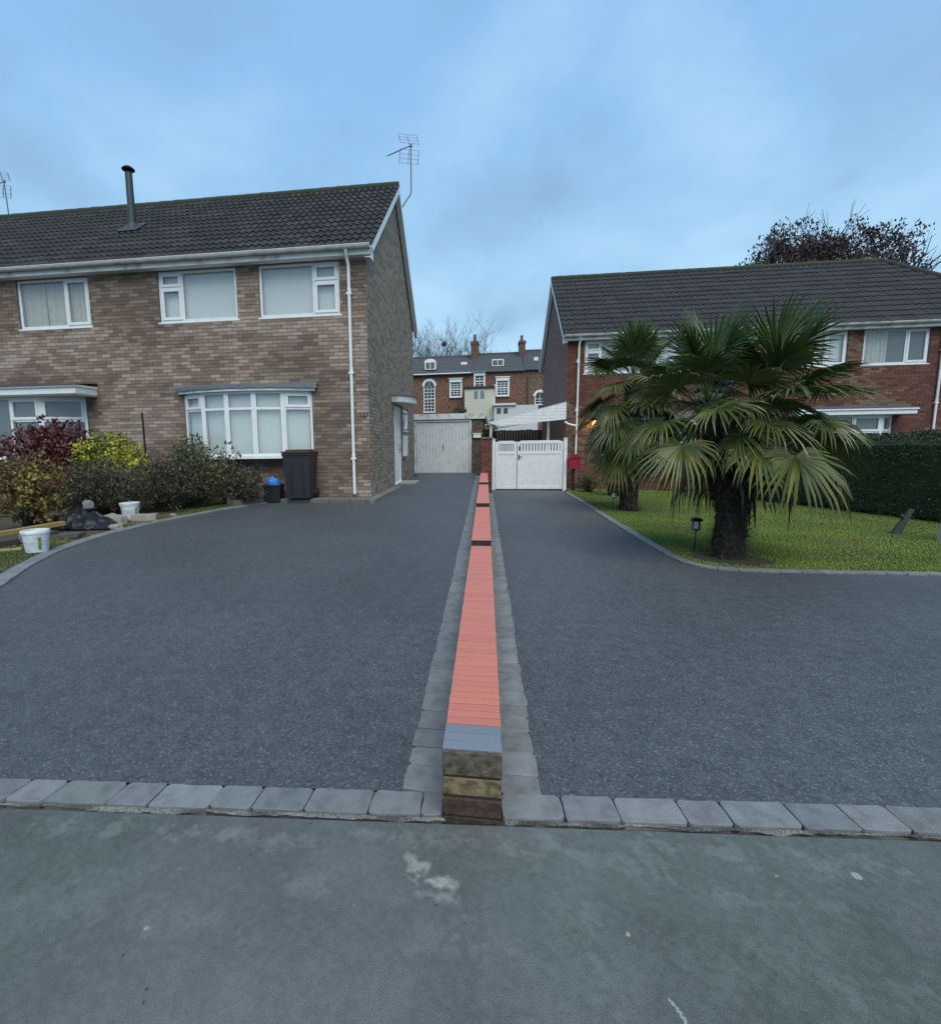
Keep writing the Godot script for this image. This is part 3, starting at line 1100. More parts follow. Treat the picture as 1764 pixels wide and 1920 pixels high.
# ---------------------------------------------------------------- windows
# window in a wall: local frame with x along the wall, y up, z outward. lights: [x0, y0, x1, y1, opener] as shares of the frame
func window(par: Node3D, t: Transform3D, w: float, h: float, lights: Array, behind: String, sill := true, called := "window") -> MeshInstance3D:
	var fw := 0.06
	var b := MB.new()
	var dz := [-0.06, 0.0]
	for q in [[0, 0, w, fw], [0, h - fw, w, h], [0, fw, fw, h - fw], [w - fw, fw, w, h - fw]]:
		b.cbox(Vector3(q[0], q[1], dz[0]), Vector3(q[2], q[3], dz[1]), 0.006)
	var o := MB.new()
	var panes := []
	var bars := {}
	for l in lights:
		var x0: float = lerpf(0, w, l[0]); var x1: float = lerpf(0, w, l[2])
		var y0: float = lerpf(0, h, l[1]); var y1: float = lerpf(0, h, l[3])
		# mullions on inner edges
		if l[0] > 0.01 and not bars.has("v%.3f_%.3f" % [l[0], l[1]]):
			bars["v%.3f_%.3f" % [l[0], l[1]]] = 1
			b.cbox(Vector3(x0 - 0.03, maxf(y0 - (0.03 if l[1] > 0.01 else 0.0), fw), -0.056), Vector3(x0 + 0.03, minf(y1, h - fw), -0.003), 0.005)
		if l[1] > 0.01 and not bars.has("h%.3f_%.3f" % [l[1], l[0]]):
			bars["h%.3f_%.3f" % [l[1], l[0]]] = 1
			b.cbox(Vector3(maxf(x0 + (0.03 if l[0] > 0.01 else 0.0), fw), y0 - 0.03, -0.055), Vector3(minf(x1 - (0.03 if l[2] < 0.99 else 0.0), w - fw), y0 + 0.03, -0.004), 0.005)
		var px0 := x0 + (0.03 if l[0] > 0.01 else fw)
		var px1 := x1 - (0.03 if l[2] < 0.99 else fw)
		var py0 := y0 + (0.03 if l[1] > 0.01 else fw)
		var py1 := y1 - (0.03 if l[3] < 0.99 else fw)
		if l[4]:
			# casement or fanlight sash standing proud of the frame
			var k := 0.05
			for q in [[px0 - 0.012, py0 - 0.012, px1 + 0.012, py0 + k], [px0 - 0.012, py1 - k, px1 + 0.012, py1 + 0.012], [px0 - 0.012, py0 + k, px0 + k, py1 - k], [px1 - k, py0 + k, px1 + 0.012, py1 - k]]:
				o.cbox(Vector3(q[0], q[1], -0.05), Vector3(q[2], q[3], 0.014), 0.005)
			px0 += k; px1 -= k; py0 += k; py1 -= k
		panes.append([px0, py0, px1, py1])
	var f := part(par, called, b, M.upvc)
	f.transform = t
	if o.v.size():
		part(f, "sash", o, M.upvc)
	for p in panes:
		var gb := MB.new()
		gb.box(Vector3(p[0] - 0.005, p[1] - 0.005, -0.032), Vector3(p[2] + 0.005, p[3] + 0.005, -0.026))
		part(f, "pane", gb, M.glass)
		var gk := MB.new()
		gk.col = Color(0.05, 0.05, 0.055)
		for q in [[p[0], p[1], p[2], p[1] + 0.006], [p[0], p[3] - 0.006, p[2], p[3]], [p[0], p[1], p[0] + 0.006, p[3]], [p[2] - 0.006, p[1], p[2], p[3]]]:
			gk.box(Vector3(q[0], q[1], -0.026), Vector3(q[2], q[3], -0.022))
		part(f, "gasket", gk, M.plain)
	if behind == "blind":
		var bb := MB.new()
		bb.quad(Vector3(0.02, 0.02, -0.13), Vector3(w - 0.02, 0.02, -0.13), Vector3(w - 0.02, h - 0.01, -0.11), Vector3(0.02, h - 0.01, -0.11))
		part(f, "blind", bb, M.blind)
	elif behind == "slats":
		for k in int(w / 0.09):
			var bb := MB.new()
			var x := 0.02 + k * 0.09
			bb.quad(Vector3(x, 0.02, -0.14), Vector3(x + 0.095, 0.02, -0.12), Vector3(x + 0.095, h - 0.01, -0.12), Vector3(x, h - 0.01, -0.14))
			part(f, "blind_slat", bb, M.blind)
	elif behind == "curtain" or behind == "curtain_side":
		var bb := MB.new()
		var x := 0.0
		var wl := w if behind == "curtain" else w * 0.42
		while x < wl:
			var z0 := -0.15 + 0.03 * sin(x * 52.0) + 0.012 * sin(x * 21.0)
			var z1 := -0.15 + 0.03 * sin((x + 0.02) * 52.0) + 0.012 * sin((x + 0.02) * 21.0)
			bb.quad(Vector3(x, 0.0, z0 * 1.1), Vector3(x + 0.02, 0.0, z1 * 1.1), Vector3(x + 0.02, h, z1), Vector3(x, h, z0))
			x += 0.02
		part(f, "curtain", bb, M.curtain)
	if sill:
		var sb := MB.new()
		sb.cbox(Vector3(-0.04, -0.035, -0.06), Vector3(w + 0.04, 0.0, 0.05), 0.006)
		part(f, "sill", sb, M.upvc)
	return f

# five-facet bow window standing out from the wall; its middle is at t
func bow(par: Node3D, t: Transform3D, fw: float, h: float, behind: String) -> Node3D:
	var root := Node3D.new()
	root.name = "bow_window"
	par.add_child(root, true)
	root.transform = t
	var angs := [-24.0, -12.0, 0.0, 12.0, 24.0]
	var half := 0.0
	for a in angs:
		half += fw * cos(deg_to_rad(a)) / 2
	var p := Vector3(-half, 0, 0)
	var outl := [p]
	for i in 5:
		var a := deg_to_rad(angs[i])
		var dir := Vector3(cos(a), 0, -sin(a))
		var lights := [[0, 0, 1, 0.735, false], [0, 0.735, 1, 1, i == 0 or i == 4]]
		window(root, Transform3D(Basis(dir, Vector3.UP, dir.cross(Vector3.UP)), p), fw, h, lights, behind, false, "bow_light")
		p += dir * fw
		outl.append(p)
	# sill board following the bow
	var poly := PackedVector2Array([Vector2(-half, -0.1), Vector2(half, -0.1)])
	for i in 6:
		var q: Vector3 = outl[5 - i]
		poly.append(Vector2(q.x * 1.02, q.z + 0.05))
	var b := MB.new()
	b.prism(poly, -0.05, 0.0)
	part(root, "sill", b, M.upvc)
	# cover strips on the corners
	b = MB.new()
	for i in range(1, 5):
		var q: Vector3 = outl[i]
		b.box(q + Vector3(-0.03, 0, -0.05), q + Vector3(0.03, h, 0.006))
	part(root, "corner_post", b, M.upvc)
	# head board, scalloped fascia and lead roof
	poly = PackedVector2Array([Vector2(-half - 0.08, -0.05), Vector2(half + 0.08, -0.05)])
	var lip := []
	for i in 6:
		var q: Vector3 = outl[5 - i]
		var e := Vector3(q.x * 1.06, 0, q.z * 1.0 + 0.09)
		poly.append(Vector2(e.x, e.z))
		lip.append(e)
	b = MB.new()
	b.prism(poly, h, h + 0.05)
	part(root, "fascia", b, M.upvc)
	b = MB.new()
	b.col = Color(1, 1, 1)
	for i in 5:
		var e0: Vector3 = lip[i] * Vector3(1.03, 1, 1) + Vector3(0, h + 0.052, 0.03)
		var e1: Vector3 = lip[i + 1] * Vector3(1.03, 1, 1) + Vector3(0, h + 0.052, 0.03)
		var w0 := Vector3(e0.x, h + 0.2, 0.01)
		var w1 := Vector3(e1.x, h + 0.2, 0.01)
		var up := Vector3(0, 0.075, -0.01)
		var steps := 6
		for k in steps:
			var a0 := e0.lerp(e1, k / float(steps)); var a1 := e0.lerp(e1, (k + 1) / float(steps))
			var sag0 := Vector3(0, 0.006 * sin(a0.x * 41.0), 0.004 * sin(a0.x * 63.0)); var sag1 := Vector3(0, 0.006 * sin(a1.x * 41.0), 0.004 * sin(a1.x * 63.0))
			b.quad(a0 + sag0, a1 + sag1, a1 + up + sag1, a0 + up + sag0)
			b.quad(a0 + up + sag0, a1 + up + sag1, w0.lerp(w1, (k + 1) / float(steps)), w0.lerp(w1, k / float(steps)))
			b.quad(a1 + sag1, a0 + sag0, Vector3(a0.x, h + 0.052, 0), Vector3(a1.x, h + 0.052, 0))
	part(root, "lead_roof", b, M.lead)
	return root

func downpipe(par: Node3D, pts: Array) -> void:
	var b := MB.new()
	b.tube(pts, [0.034], 10)
	var o := part(par, "downpipe", b, M.upvc)
	var k := MB.new()
	for y in [0.9, 2.7, 4.3]:
		var p: Vector3 = pts[-1]
		if y < pts[0].y - 0.5:
			k.cbox(Vector3(p.x - 0.055, y - 0.02, p.z - 0.05), Vector3(p.x + 0.055, y + 0.02, p.z + 0.04), 0.005)
			k.tube([Vector3(p.x, y + 0.02, p.z), Vector3(p.x, y + 0.11, p.z)], [0.042], 10)
	part(o, "clip", k, M.upvc)

# semi-detached house: gable at x 0, hip at the other end; s = 1 runs to +x, s = -1 to -x. Front face is z 0
func semi(root: Node3D, s: float, len: float, ridge_len: float, depth: float, eave: float, rise: float, open: Array, pal: Array, gpal: Array, pick: Callable, gpick: Callable, mortar: Material, tiles: Array, tile_h: float, focus: Vector2, tfocus: Vector2, gopen: Array, keep: int) -> void:
	var xa := minf(0.0, s * len)
	var holes := []
	for r in open:
		holes.append(Rect2(r.position.x - xa, r.position.y, r.size.x, r.size.y) if s < 0 else r)
	brick_wall(root, "wall", Vector3(xa, 0, 0), Vector3.RIGHT, Vector3.BACK, len, eave + 0.1, holes, pal, pick, mortar, 0.0, focus, keep)
	var gu := Vector3(0, 0, 1) if s > 0 else Vector3(0, 0, -1)
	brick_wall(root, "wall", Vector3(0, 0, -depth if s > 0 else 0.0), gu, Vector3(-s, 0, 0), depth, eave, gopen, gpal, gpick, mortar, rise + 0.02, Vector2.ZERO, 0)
	var b := MB.new()
	b.quad(Vector3(s * len, 0, -depth), Vector3(0, 0, -depth), Vector3(0, eave + 0.1, -depth), Vector3(s * len, eave + 0.1, -depth))
	b.quad(Vector3(s * len, 0, 0), Vector3(s * len, 0, -depth), Vector3(s * len, eave + 0.1, -depth), Vector3(s * len, eave + 0.1, 0))
	b.quad(Vector3(0, 2.5, 0), Vector3(s * len, 2.5, 0), Vector3(s * len, 2.5, -depth), Vector3(0, 2.5, -depth))
	b.quad(Vector3(0, 0.0, 0), Vector3(s * len, 0.0, 0), Vector3(s * len, 0.0, -depth), Vector3(0, 0.0, -depth))
	b.quad(Vector3(0, eave + 0.05, 0), Vector3(s * len, eave + 0.05, 0), Vector3(s * len, eave + 0.05, -depth), Vector3(0, eave + 0.05, -depth))
	b.quad(Vector3(s * len * 0.5, 0, -0.15), Vector3(s * len * 0.5, 0, -depth), Vector3(s * len * 0.5, eave, -depth), Vector3(s * len * 0.5, eave, -0.15))
	part(root, "rear_wall", b, M.rear)
	# roof
	var ov := 0.22
	var vg := 0.16
	var half := depth / 2
	var sl := Vector3(0, rise, -half).normalized()
	var ey := eave + 0.12 - rise / half * ov
	var top := eave + 0.12 + rise
	var ox := -s * vg
	var A := Vector3(ox, ey, ov)
	var R0 := Vector3(ox, top, -half)
	var R1 := Vector3(s * ridge_len, top, -half)
	var C := Vector3(s * (len + ov), ey, ov)
	b = MB.new()
	b.col = Color(0.04, 0.038, 0.036)
	b.quad(A, C, R1, R0)
	b.quad(Vector3(s * (len + ov), ey, -depth - ov), Vector3(ox, ey, -depth - ov), R0, R1)
	b.tri(C, Vector3(s * (len + ov), ey, -depth - ov), R1)
	var roof := part(root, "roof", b, M.tile)
	var slope_len := (R0 - A).length()
	var nrm := Vector3(0, half, rise).normalized()
	var hip_run := len + ov - ridge_len
	var w_all := len + ov + vg
	var ins := func(x: float, y: float) -> bool:
		var xr: float = x if s > 0 else w_all - x
		return xr < w_all - hip_run * (y / slope_len)
	var o := Vector3(minf(ox, s * (len + ov)), ey, ov)
	tile_slope(roof, o, Vector3.RIGHT, sl, nrm, w_all, slope_len, ins, tiles, tile_h, tfocus, 300 if keep > 0 else 0, 0.335 if s < 0 else 0.418)
	var rcol := [Color(0.05, 0.065, 0.03), Color(0.06, 0.062, 0.04), Color(0.045, 0.068, 0.025)]
	ridge_run(roof, R0, R1, rcol)
	ridge_run(roof, R1, C, [Color(0.05, 0.045, 0.042)])
	# fascia, soffit, gutter
	b = MB.new()
	b.cbox(Vector3(ox, ey - 0.16, ov - 0.025), Vector3(s * (len + ov), ey + 0.015, ov - 0.003), 0.004)
	part(root, "fascia", b, M.gutter)
	b = MB.new()
	b.box(Vector3(ox, ey - 0.155, 0.01), Vector3(s * (len + ov), ey - 0.14, ov - 0.026))
	part(root, "soffit", b, M.upvc)
	b = MB.new()
	var gx0 := ox
	var gx1 := s * (len + ov)
	var prev := []
	for k in 9:
		var a := PI * k / 8.0
		prev.append(Vector2(ov + 0.062 - 0.058 * cos(a), ey + 0.0 - 0.062 * sin(a)))
	for k in 8:
		b.quad(Vector3(gx0, prev[k].y, prev[k].x), Vector3(gx0, prev[k + 1].y, prev[k + 1].x), Vector3(gx1, prev[k + 1].y, prev[k + 1].x), Vector3(gx1, prev[k].y, prev[k].x))
	for k in range(1, 8):
		b.tri(Vector3(gx0, prev[0].y, prev[0].x), Vector3(gx0, prev[k].y, prev[k].x), Vector3(gx0, prev[k + 1].y, prev[k + 1].x))
	b.box(Vector3(gx0, ey - 0.004, ov + 0.116), Vector3(gx1, ey + 0.012, ov + 0.126))
	part(root, "gutter", b, M.gutter)
	# bargeboards on the gable, with box ends
	b = MB.new()
	var bx := ox + s * 0.012
	for z in [1.0, -1.0]:
		var e0 := Vector3(bx, ey - 0.03, -half + (half + ov) * z)
		var e1 := Vector3(bx, top - 0.0, -half)
		var dn := Vector3(0, -0.19, 0)
		var th := Vector3(-s * 0.022, 0, 0)
		b.quad(e0 + dn + th, e1 + dn + th, e1 + th, e0 + th)
		b.quad(e0 + dn, e1 + dn, e1 + dn + th, e0 + dn + th)
		b.quad(e0 + dn - th * 5, e1 + dn - th * 5, e1 + dn, e0 + dn)
		b.quad(e0 + dn, e0, e0 + th, e0 + dn + th)
		# box end where the eaves meet the gable
		b.box(Vector3(bx, ey - 0.24, -half + (half + ov) * z), Vector3(bx + th.x, ey + 0.0, -half + (half + ov - 0.24) * z))
	part(root, "bargeboard", b, M.upvc)

# ---------------------------------------------------------------- the houses
func houses() -> void:
	mat("rear", Color(0.22, 0.19, 0.16), 0.9, 0.5, M.brick.albedo_texture)
	var tiles := [Color(0.038, 0.033, 0.032), Color(0.045, 0.038, 0.036), Color(0.032, 0.029, 0.029), Color(0.052, 0.045, 0.042), Color(0.042, 0.038, 0.034), Color(0.066, 0.06, 0.055)]
	# -------- left pair: mixed buff and brown brick
	var h := thing("brick_house", "buff brick house with brown tiled roof, bow window and white side door", "house", Vector3(-2.47, 0.19, -10.62), 0.0136)
	var pal := [Color(0.43, 0.34, 0.25), Color(0.36, 0.28, 0.2), Color(0.285, 0.215, 0.15), Color(0.22, 0.165, 0.115), Color(0.18, 0.14, 0.105), Color(0.28, 0.185, 0.135), Color(0.49, 0.4, 0.31), Color(0.32, 0.25, 0.185)]
	var pick := func(u: float, v: float) -> int:
		var k := noise.get_noise_2d(u * 28.0, v * 60.0) * 0.75 + rnd(-0.34, 0.34)
		if noise.get_noise_2d(u * 22.0 + 500.0, v * 50.0) > 0.22 and rng.randf() < 0.25:
			return 5
		if k > 0.34: return 6
		if k > 0.2: return 0
		if k > 0.08: return 1
		if k > -0.06: return 7
		if k > -0.2: return 2
		if k > -0.36: return 3
		return 4
	for i in pal.size():
		pal[i] = Color(pal[i].r * 1.12, pal[i].g * 1.09, pal[i].b * 1.17)
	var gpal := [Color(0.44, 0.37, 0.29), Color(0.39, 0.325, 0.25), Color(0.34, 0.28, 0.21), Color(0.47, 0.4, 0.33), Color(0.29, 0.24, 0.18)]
	var gpick := func(_u: float, _v: float) -> int: return rng.randi() % 5
	var open := [Rect2(-8.1, 3.92, 1.8, 1.07), Rect2(-4.63, 3.92, 1.81, 1.07), Rect2(-2.32, 3.92, 1.76, 1.07), Rect2(-10.5, 3.92, 1.8, 1.07), Rect2(-4.2, 0.98, 2.96, 1.38), Rect2(-9.7, 0.98, 3.1, 1.38)]
	var gopen := [Rect2(3.3, 0.06, 1.06, 2.2), Rect2(4.95, 1.62, 1.1, 0.68)]
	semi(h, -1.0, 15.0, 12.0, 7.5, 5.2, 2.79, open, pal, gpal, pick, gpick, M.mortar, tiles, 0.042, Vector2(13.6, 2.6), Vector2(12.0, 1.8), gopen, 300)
	var col3 := [[0, 0, 0.3, 0.68, true], [0, 0.68, 0.3, 1, true], [0.3, 0, 1, 1, false]]
	var col3m := [[0, 0, 0.68, 1, false], [0.68, 0, 1, 0.64, true], [0.68, 0.64, 1, 1, true]]
	var two := [[0, 0, 0.66, 1, false], [0.66, 0, 1, 1, true]]
	var wz := -0.035
	window(h, Transform3D(Basis(), Vector3(-8.1, 3.92, wz)), 1.8, 1.07, two, "curtain")
	window(h, Transform3D(Basis(), Vector3(-10.5, 3.92, wz)), 1.8, 1.07, two, "curtain")
	window(h, Transform3D(Basis(), Vector3(-4.63, 3.92, wz)), 1.81, 1.07, col3, "blind")
	window(h, Transform3D(Basis(), Vector3(-2.32, 3.92, wz)), 1.76, 1.07, col3m, "blind")
	bow(h, Transform3D(Basis(), Vector3(-2.72, 0.98, -0.02)), 0.62, 1.38, "blind")
	downpipe(h, [Vector3(-0.34, 5.1, 0.27), Vector3(-0.34, 4.98, 0.22), Vector3(-0.34, 4.86, 0.07), Vector3(-0.34, 0.14, 0.06)])
	# the neighbour's box bay with felt roof
	var b := MB.new()
	b.box(Vector3(-9.85, 2.36, 0.01), Vector3(-6.32, 2.385, 0.62))
	b.cbox(Vector3(-9.9, 2.38, 0.01), Vector3(-6.3, 2.53, 0.66), 0.01)
	b.cbox(Vector3(-9.92, 2.52, 0.01), Vector3(-6.28, 2.575, 0.7), 0.01)
	var bay := part(h, "bay_roof", b, M.upvc)
	b = MB.new()
	b.col = Color(1.4, 1.4, 1.5)
	b.quad(Vector3(-9.94, 2.58, 0.72), Vector3(-6.26, 2.58, 0.72), Vector3(-6.26, 2.67, 0.012), Vector3(-9.94, 2.67, 0.012))
	b.quad(Vector3(-9.94, 2.56, 0.72), Vector3(-6.26, 2.56, 0.72), Vector3(-6.26, 2.58, 0.72), Vector3(-9.94, 2.58, 0.72))
	part(bay, "felt", b, M.felt)
	window(h, Transform3D(Basis(), Vector3(-9.6, 0.98, 0.45)), 2.2, 1.38, [[0, 0, 0.33, 0.62, false], [0, 0.62, 0.33, 1, true], [0.33, 0, 0.66, 1, false], [0.66, 0, 1, 0.62, false], [0.66, 0.62, 1, 1, true]], "", true)
	var cant := Vector3(-7.4, 0.98, 0.45)
	var cd := (Vector3(-6.62, 0.98, 0.0) - cant)
	window(h, Transform3D(Basis(cd.normalized(), Vector3.UP, cd.normalized().cross(Vector3.UP)), cant), cd.length(), 1.38, [[0, 0, 1, 0.62, false], [0, 0.62, 1, 1, true]], "", true)
	# side door with arched canopy, side window, meter box
	b = MB.new()
	b.cbox(Vector3(-0.06, 0.06, -3.32), Vector3(0.01, 2.26, -3.24), 0.005)
	b.cbox(Vector3(-0.06, 0.06, -4.36), Vector3(0.01, 2.26, -4.28), 0.005)
	b.cbox(Vector3(-0.06, 2.18, -4.28), Vector3(0.01, 2.26, -3.32), 0.005)
	b.cbox(Vector3(-0.06, 0.06, -4.36), Vector3(0.05, 0.11, -3.24), 0.01)
	var dr := part(h, "door", b, M.upvc)
	b = MB.new()
	b.cbox(Vector3(-0.05, 0.11, -4.28), Vector3(-0.01, 2.18, -3.32), 0.006)
	for y in [0.25, 1.2]:
		for z in [-4.18, -3.75]:
			b.cbox(Vector3(-0.01, y, z), Vector3(0.0, y + 0.75, z + 0.34), 0.008)
	part(dr, "door_leaf", b, M.upvc)
	b = MB.new()
	b.cbox(Vector3(0.0, 1.05, -4.22), Vector3(0.045, 1.07, -4.08), 0.004)
	b.cbox(Vector3(0.0, 0.95, -4.23), Vector3(0.012, 1.17, -4.19), 0.004)
	part(dr, "handle", b, M.metal)
	b = MB.new()
	var poly := PackedVector2Array()
	for k in 13:
		var a := PI * k / 12.0
		poly.append(Vector2(0.55 * sin(a), -3.85 + 0.95 * cos(a)))
	b.prism(poly, 2.33, 2.5)
	part(h, "door_canopy", b, M.gutter)
	b = MB.new()
	var poly2 := PackedVector2Array()
	for p in poly:
		poly2.append(Vector2(p.x * 1.06, -3.85 + (p.y + 3.85) * 1.04))
	b.prism(poly2, 2.5, 2.53)
	part(h, "canopy_flashing", b, M.lead)
	window(h, Transform3D(Basis(Vector3(0, 0, -1), Vector3.UP, Vector3.RIGHT), Vector3(-0.03, 1.62, -4.95)), 1.1, 0.68, [[0, 0, 1, 1, true]], "blind")
	b = MB.new()
	b.cbox(Vector3(0.0, 0.82, -5.3), Vector3(0.09, 1.46, -4.78), 0.01)
	var mb := part(h, "meter_box", b, M.upvc)
	b = MB.new()
	b.cbox(Vector3(0.09, 0.86, -5.26), Vector3(0.096, 1.42, -4.82), 0.004)
	part(mb, "meter_door", b, M.upvc)
	# house number: two white numerals on dark plates by the corner
	for x in [-0.135, -0.07]:
		b = MB.new()
		b.col = Color(0.02, 0.02, 0.02)
		b.cbox(Vector3(x - 0.03, 1.79, 0.008), Vector3(x + 0.026, 1.87, 0.02), 0.003)
		var plate := part(h, "number_plate", b, M.satin)
		var tm := TextMesh.new()
		var fnt := SystemFont.new()
		fnt.font_names = PackedStringArray(["Droid Sans"])
		tm.font = fnt
		tm.text = "1"
		tm.font_size = 72
		tm.pixel_size = 0.0011
		tm.depth = 0.004
		var num := inst("numeral", tm, M.white, plate)
		num.position = Vector3(x, 1.83, 0.023)
	# flue on the front slope
	b = MB.new()
	b.col = Color(0.5, 0.55, 0.5)
	b.tube([Vector3(-6.35, 6.45, -1.78), Vector3(-6.35, 8.0, -1.78)], [0.085], 14)
	var fl := part(h, "flue", b, M.galv)
	b = MB.new()
	b.col = Color(0.14, 0.09, 0.08)
	b.lathe(Vector3(-6.35, 8.06, -1.78), [Vector2(0.15, 0.0), Vector2(0.155, 0.02), Vector2(0.09, 0.075), Vector2(0.001, 0.09)], 14)
	b.lathe(Vector3(-6.35, 8.06, -1.78), [Vector2(0.001, -0.03), Vector2(0.08, -0.02), Vector2(0.15, 0.0)], 14)
	for k in 3:
		var a := TAU * k / 3
		b.bar(Vector3(-6.35 + 0.08 * cos(a), 7.98, -1.78 + 0.08 * sin(a)), Vector3(-6.35 + 0.08 * cos(a), 8.07, -1.78 + 0.08 * sin(a)), 0.012, 0.012)
	part(fl, "cowl", b, M.galv)
	b = MB.new()
	b.col = Color(0.3, 0.32, 0.34)
	b.lathe(Vector3(-6.35, 6.72, -1.78), [Vector2(0.2, -0.14), Vector2(0.13, 0.0), Vector2(0.09, 0.1)], 14)
	b.quad(Vector3(-6.62, 6.54, -1.5), Vector3(-6.08, 6.54, -1.5), Vector3(-6.08, 6.93, -2.02), Vector3(-6.62, 6.93, -2.02))
	part(fl, "flashing", b, M.lead)
	# -------- right pair: red brick
	h = thing("brick_house", "red brown brick house with dark hipped roof behind the palms", "house", Vector3(2.70, -0.26, -18.0), 0.012)
	var rpal := [Color(0.2, 0.075, 0.052), Color(0.17, 0.07, 0.055), Color(0.235, 0.1, 0.07), Color(0.24, 0.15, 0.1), Color(0.14, 0.06, 0.05), Color(0.28, 0.19, 0.125)]
	var rpick := func(u: float, v: float) -> int:
		if noise.get_noise_2d(u * 20.0 + 90.0, v * 40.0) > 0.1 and rng.randf() < 0.6:
			return 3 if rng.randf() < 0.5 else 5
		return [0, 1, 2, 4, 0, 2][rng.randi() % 6]
	var rgpal := [Color(0.4, 0.235, 0.2), Color(0.37, 0.21, 0.18), Color(0.42, 0.25, 0.21), Color(0.34, 0.19, 0.165), Color(0.38, 0.23, 0.2)]  # gable brick colours lifted to make up for light this side lacks
	open = [Rect2(0.56, 3.92, 1.76, 1.07), Rect2(2.82, 3.92, 1.81, 1.07), Rect2(6.7, 3.92, 1.8, 1.07), Rect2(8.95, 3.92, 1.83, 1.07), Rect2(1.24, 0.98, 2.96, 1.38), Rect2(7.0, 0.98, 2.96, 1.38)]
	var rt := [Color(0.045, 0.04, 0.044), Color(0.052, 0.045, 0.048), Color(0.04, 0.037, 0.041), Color(0.058, 0.05, 0.052)]
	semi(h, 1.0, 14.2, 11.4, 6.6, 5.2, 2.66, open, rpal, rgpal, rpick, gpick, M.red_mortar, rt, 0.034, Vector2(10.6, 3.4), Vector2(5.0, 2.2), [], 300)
	window(h, Transform3D(Basis(), Vector3(0.56, 3.92, wz)), 1.76, 1.07, col3, "curtain")
	window(h, Transform3D(Basis(), Vector3(2.82, 3.92, wz)), 1.81, 1.07, col3m, "blind")
	window(h, Transform3D(Basis(), Vector3(6.7, 3.92, wz)), 1.8, 1.07, two, "blind")
	window(h, Transform3D(Basis(), Vector3(8.95, 3.92, wz)), 1.83, 1.07, two, "curtain_side")
	bow(h, Transform3D(Basis(), Vector3(2.72, 0.98, -0.02)), 0.62, 1.38, "")
	b = MB.new()
	b.cbox(Vector3(6.95, 2.36, 0.01), Vector3(10.2, 2.5, 0.62), 0.01)
	b.cbox(Vector3(6.93, 2.49, 0.01), Vector3(10.22, 2.55, 0.66), 0.01)
	bay = part(h, "bay_roof", b, M.upvc)
	b = MB.new()
	b.quad(Vector3(6.92, 2.555, 0.67), Vector3(10.24, 2.555, 0.67), Vector3(10.24, 2.66, 0.012), Vector3(6.92, 2.66, 0.012))
	part(bay, "felt", b, M.felt)
	window(h, Transform3D(Basis(), Vector3(7.02, 0.98, 0.4)), 2.4, 1.38, [[0, 0, 0.33, 1, false], [0.33, 0, 0.66, 1, false], [0.66, 0, 1, 0.62, false], [0.66, 0.62, 1, 1, true]], "")
	cant = Vector3(9.42, 0.98, 0.4)
	cd = (Vector3(9.96, 0.98, 0.0) - cant)
	window(h, Transform3D(Basis(cd.normalized(), Vector3.UP, cd.normalized().cross(Vector3.UP)), cant), cd.length(), 1.38, [[0, 0, 1, 0.62, false], [0, 0.62, 1, 1, true]], "")
	downpipe(h, [Vector3(0.36, 5.1, 0.27), Vector3(0.36, 4.98, 0.22), Vector3(0.36, 4.86, 0.07), Vector3(0.34, 0.2, 0.06)])
	downpipe(h, [Vector3(11.1, 5.1, 0.27), Vector3(11.1, 4.98, 0.22), Vector3(11.1, 4.86, 0.07), Vector3(11.1, 1.9, 0.06)])
	# porch lamp, lit
	var lamp := thing("wall_lamp", "lit warm wall lamp on the red brick house behind the smaller palm", "lamp", Vector3(3.6, 2.02, -17.94))
	b = MB.new()
	b.col = Color(0.03, 0.03, 0.03)
	b.cbox(Vector3(-0.04, -0.08, -0.075), Vector3(0.04, 0.08, -0.05), 0.006)
	b.bar(Vector3(0, 0.05, -0.06), Vector3(0, 0.12, 0.06), 0.02, 0.02)
	b.lathe(Vector3(0, 0.1, 0.06), [Vector2(0.1, -0.03), Vector2(0.05, 0.03), Vector2(0.001, 0.05)], 10)
	b.lathe(Vector3(0, -0.14, 0.06), [Vector2(0.001, -0.02), Vector2(0.05, 0.0), Vector2(0.06, 0.02)], 10)
	part(lamp, "bracket", b, M.satin)
	b = MB.new()
	b.lathe(Vector3(0, 0, 0.06), [Vector2(0.001, -0.1), Vector2(0.05, -0.08), Vector2(0.075, 0.0), Vector2(0.07, 0.07), Vector2(0.001, 0.075)], 12)
	part(lamp, "bulb", b, M.bulb)
	var om := OmniLight3D.new()
	om.name = "lamp_light"
	om.position = Vector3(0, 0, 0.06)
	om.light_color = Color(1.0, 0.72, 0.36)
	om.light_energy = 0.1
	om.light_size = 0.06
	om.omni_range = 12.0
	om.omni_attenuation = 2.0
	om.shadow_enabled = true
	lamp.add_child(om)
	# aerials
	aerial("grey television aerial on a bent mast at the gable of the buff house", Vector3(-2.28, 7.78, -14.4), [Vector3(0, 0, 0), Vector3(0.1, 0.14, 0), Vector3(0.23, 0.3, 0), Vector3(0.25, 0.42, 0), Vector3(0.25, 1.52, 0)], 1.0)
	aerial("grey television aerial on the far end of the buff house ridge", Vector3(-14.45, 8.2, -14.4), [Vector3(0, 0, 0), Vector3(-0.02, 0.6, 0), Vector3(-0.05, 1.25, 0)], 1.0)

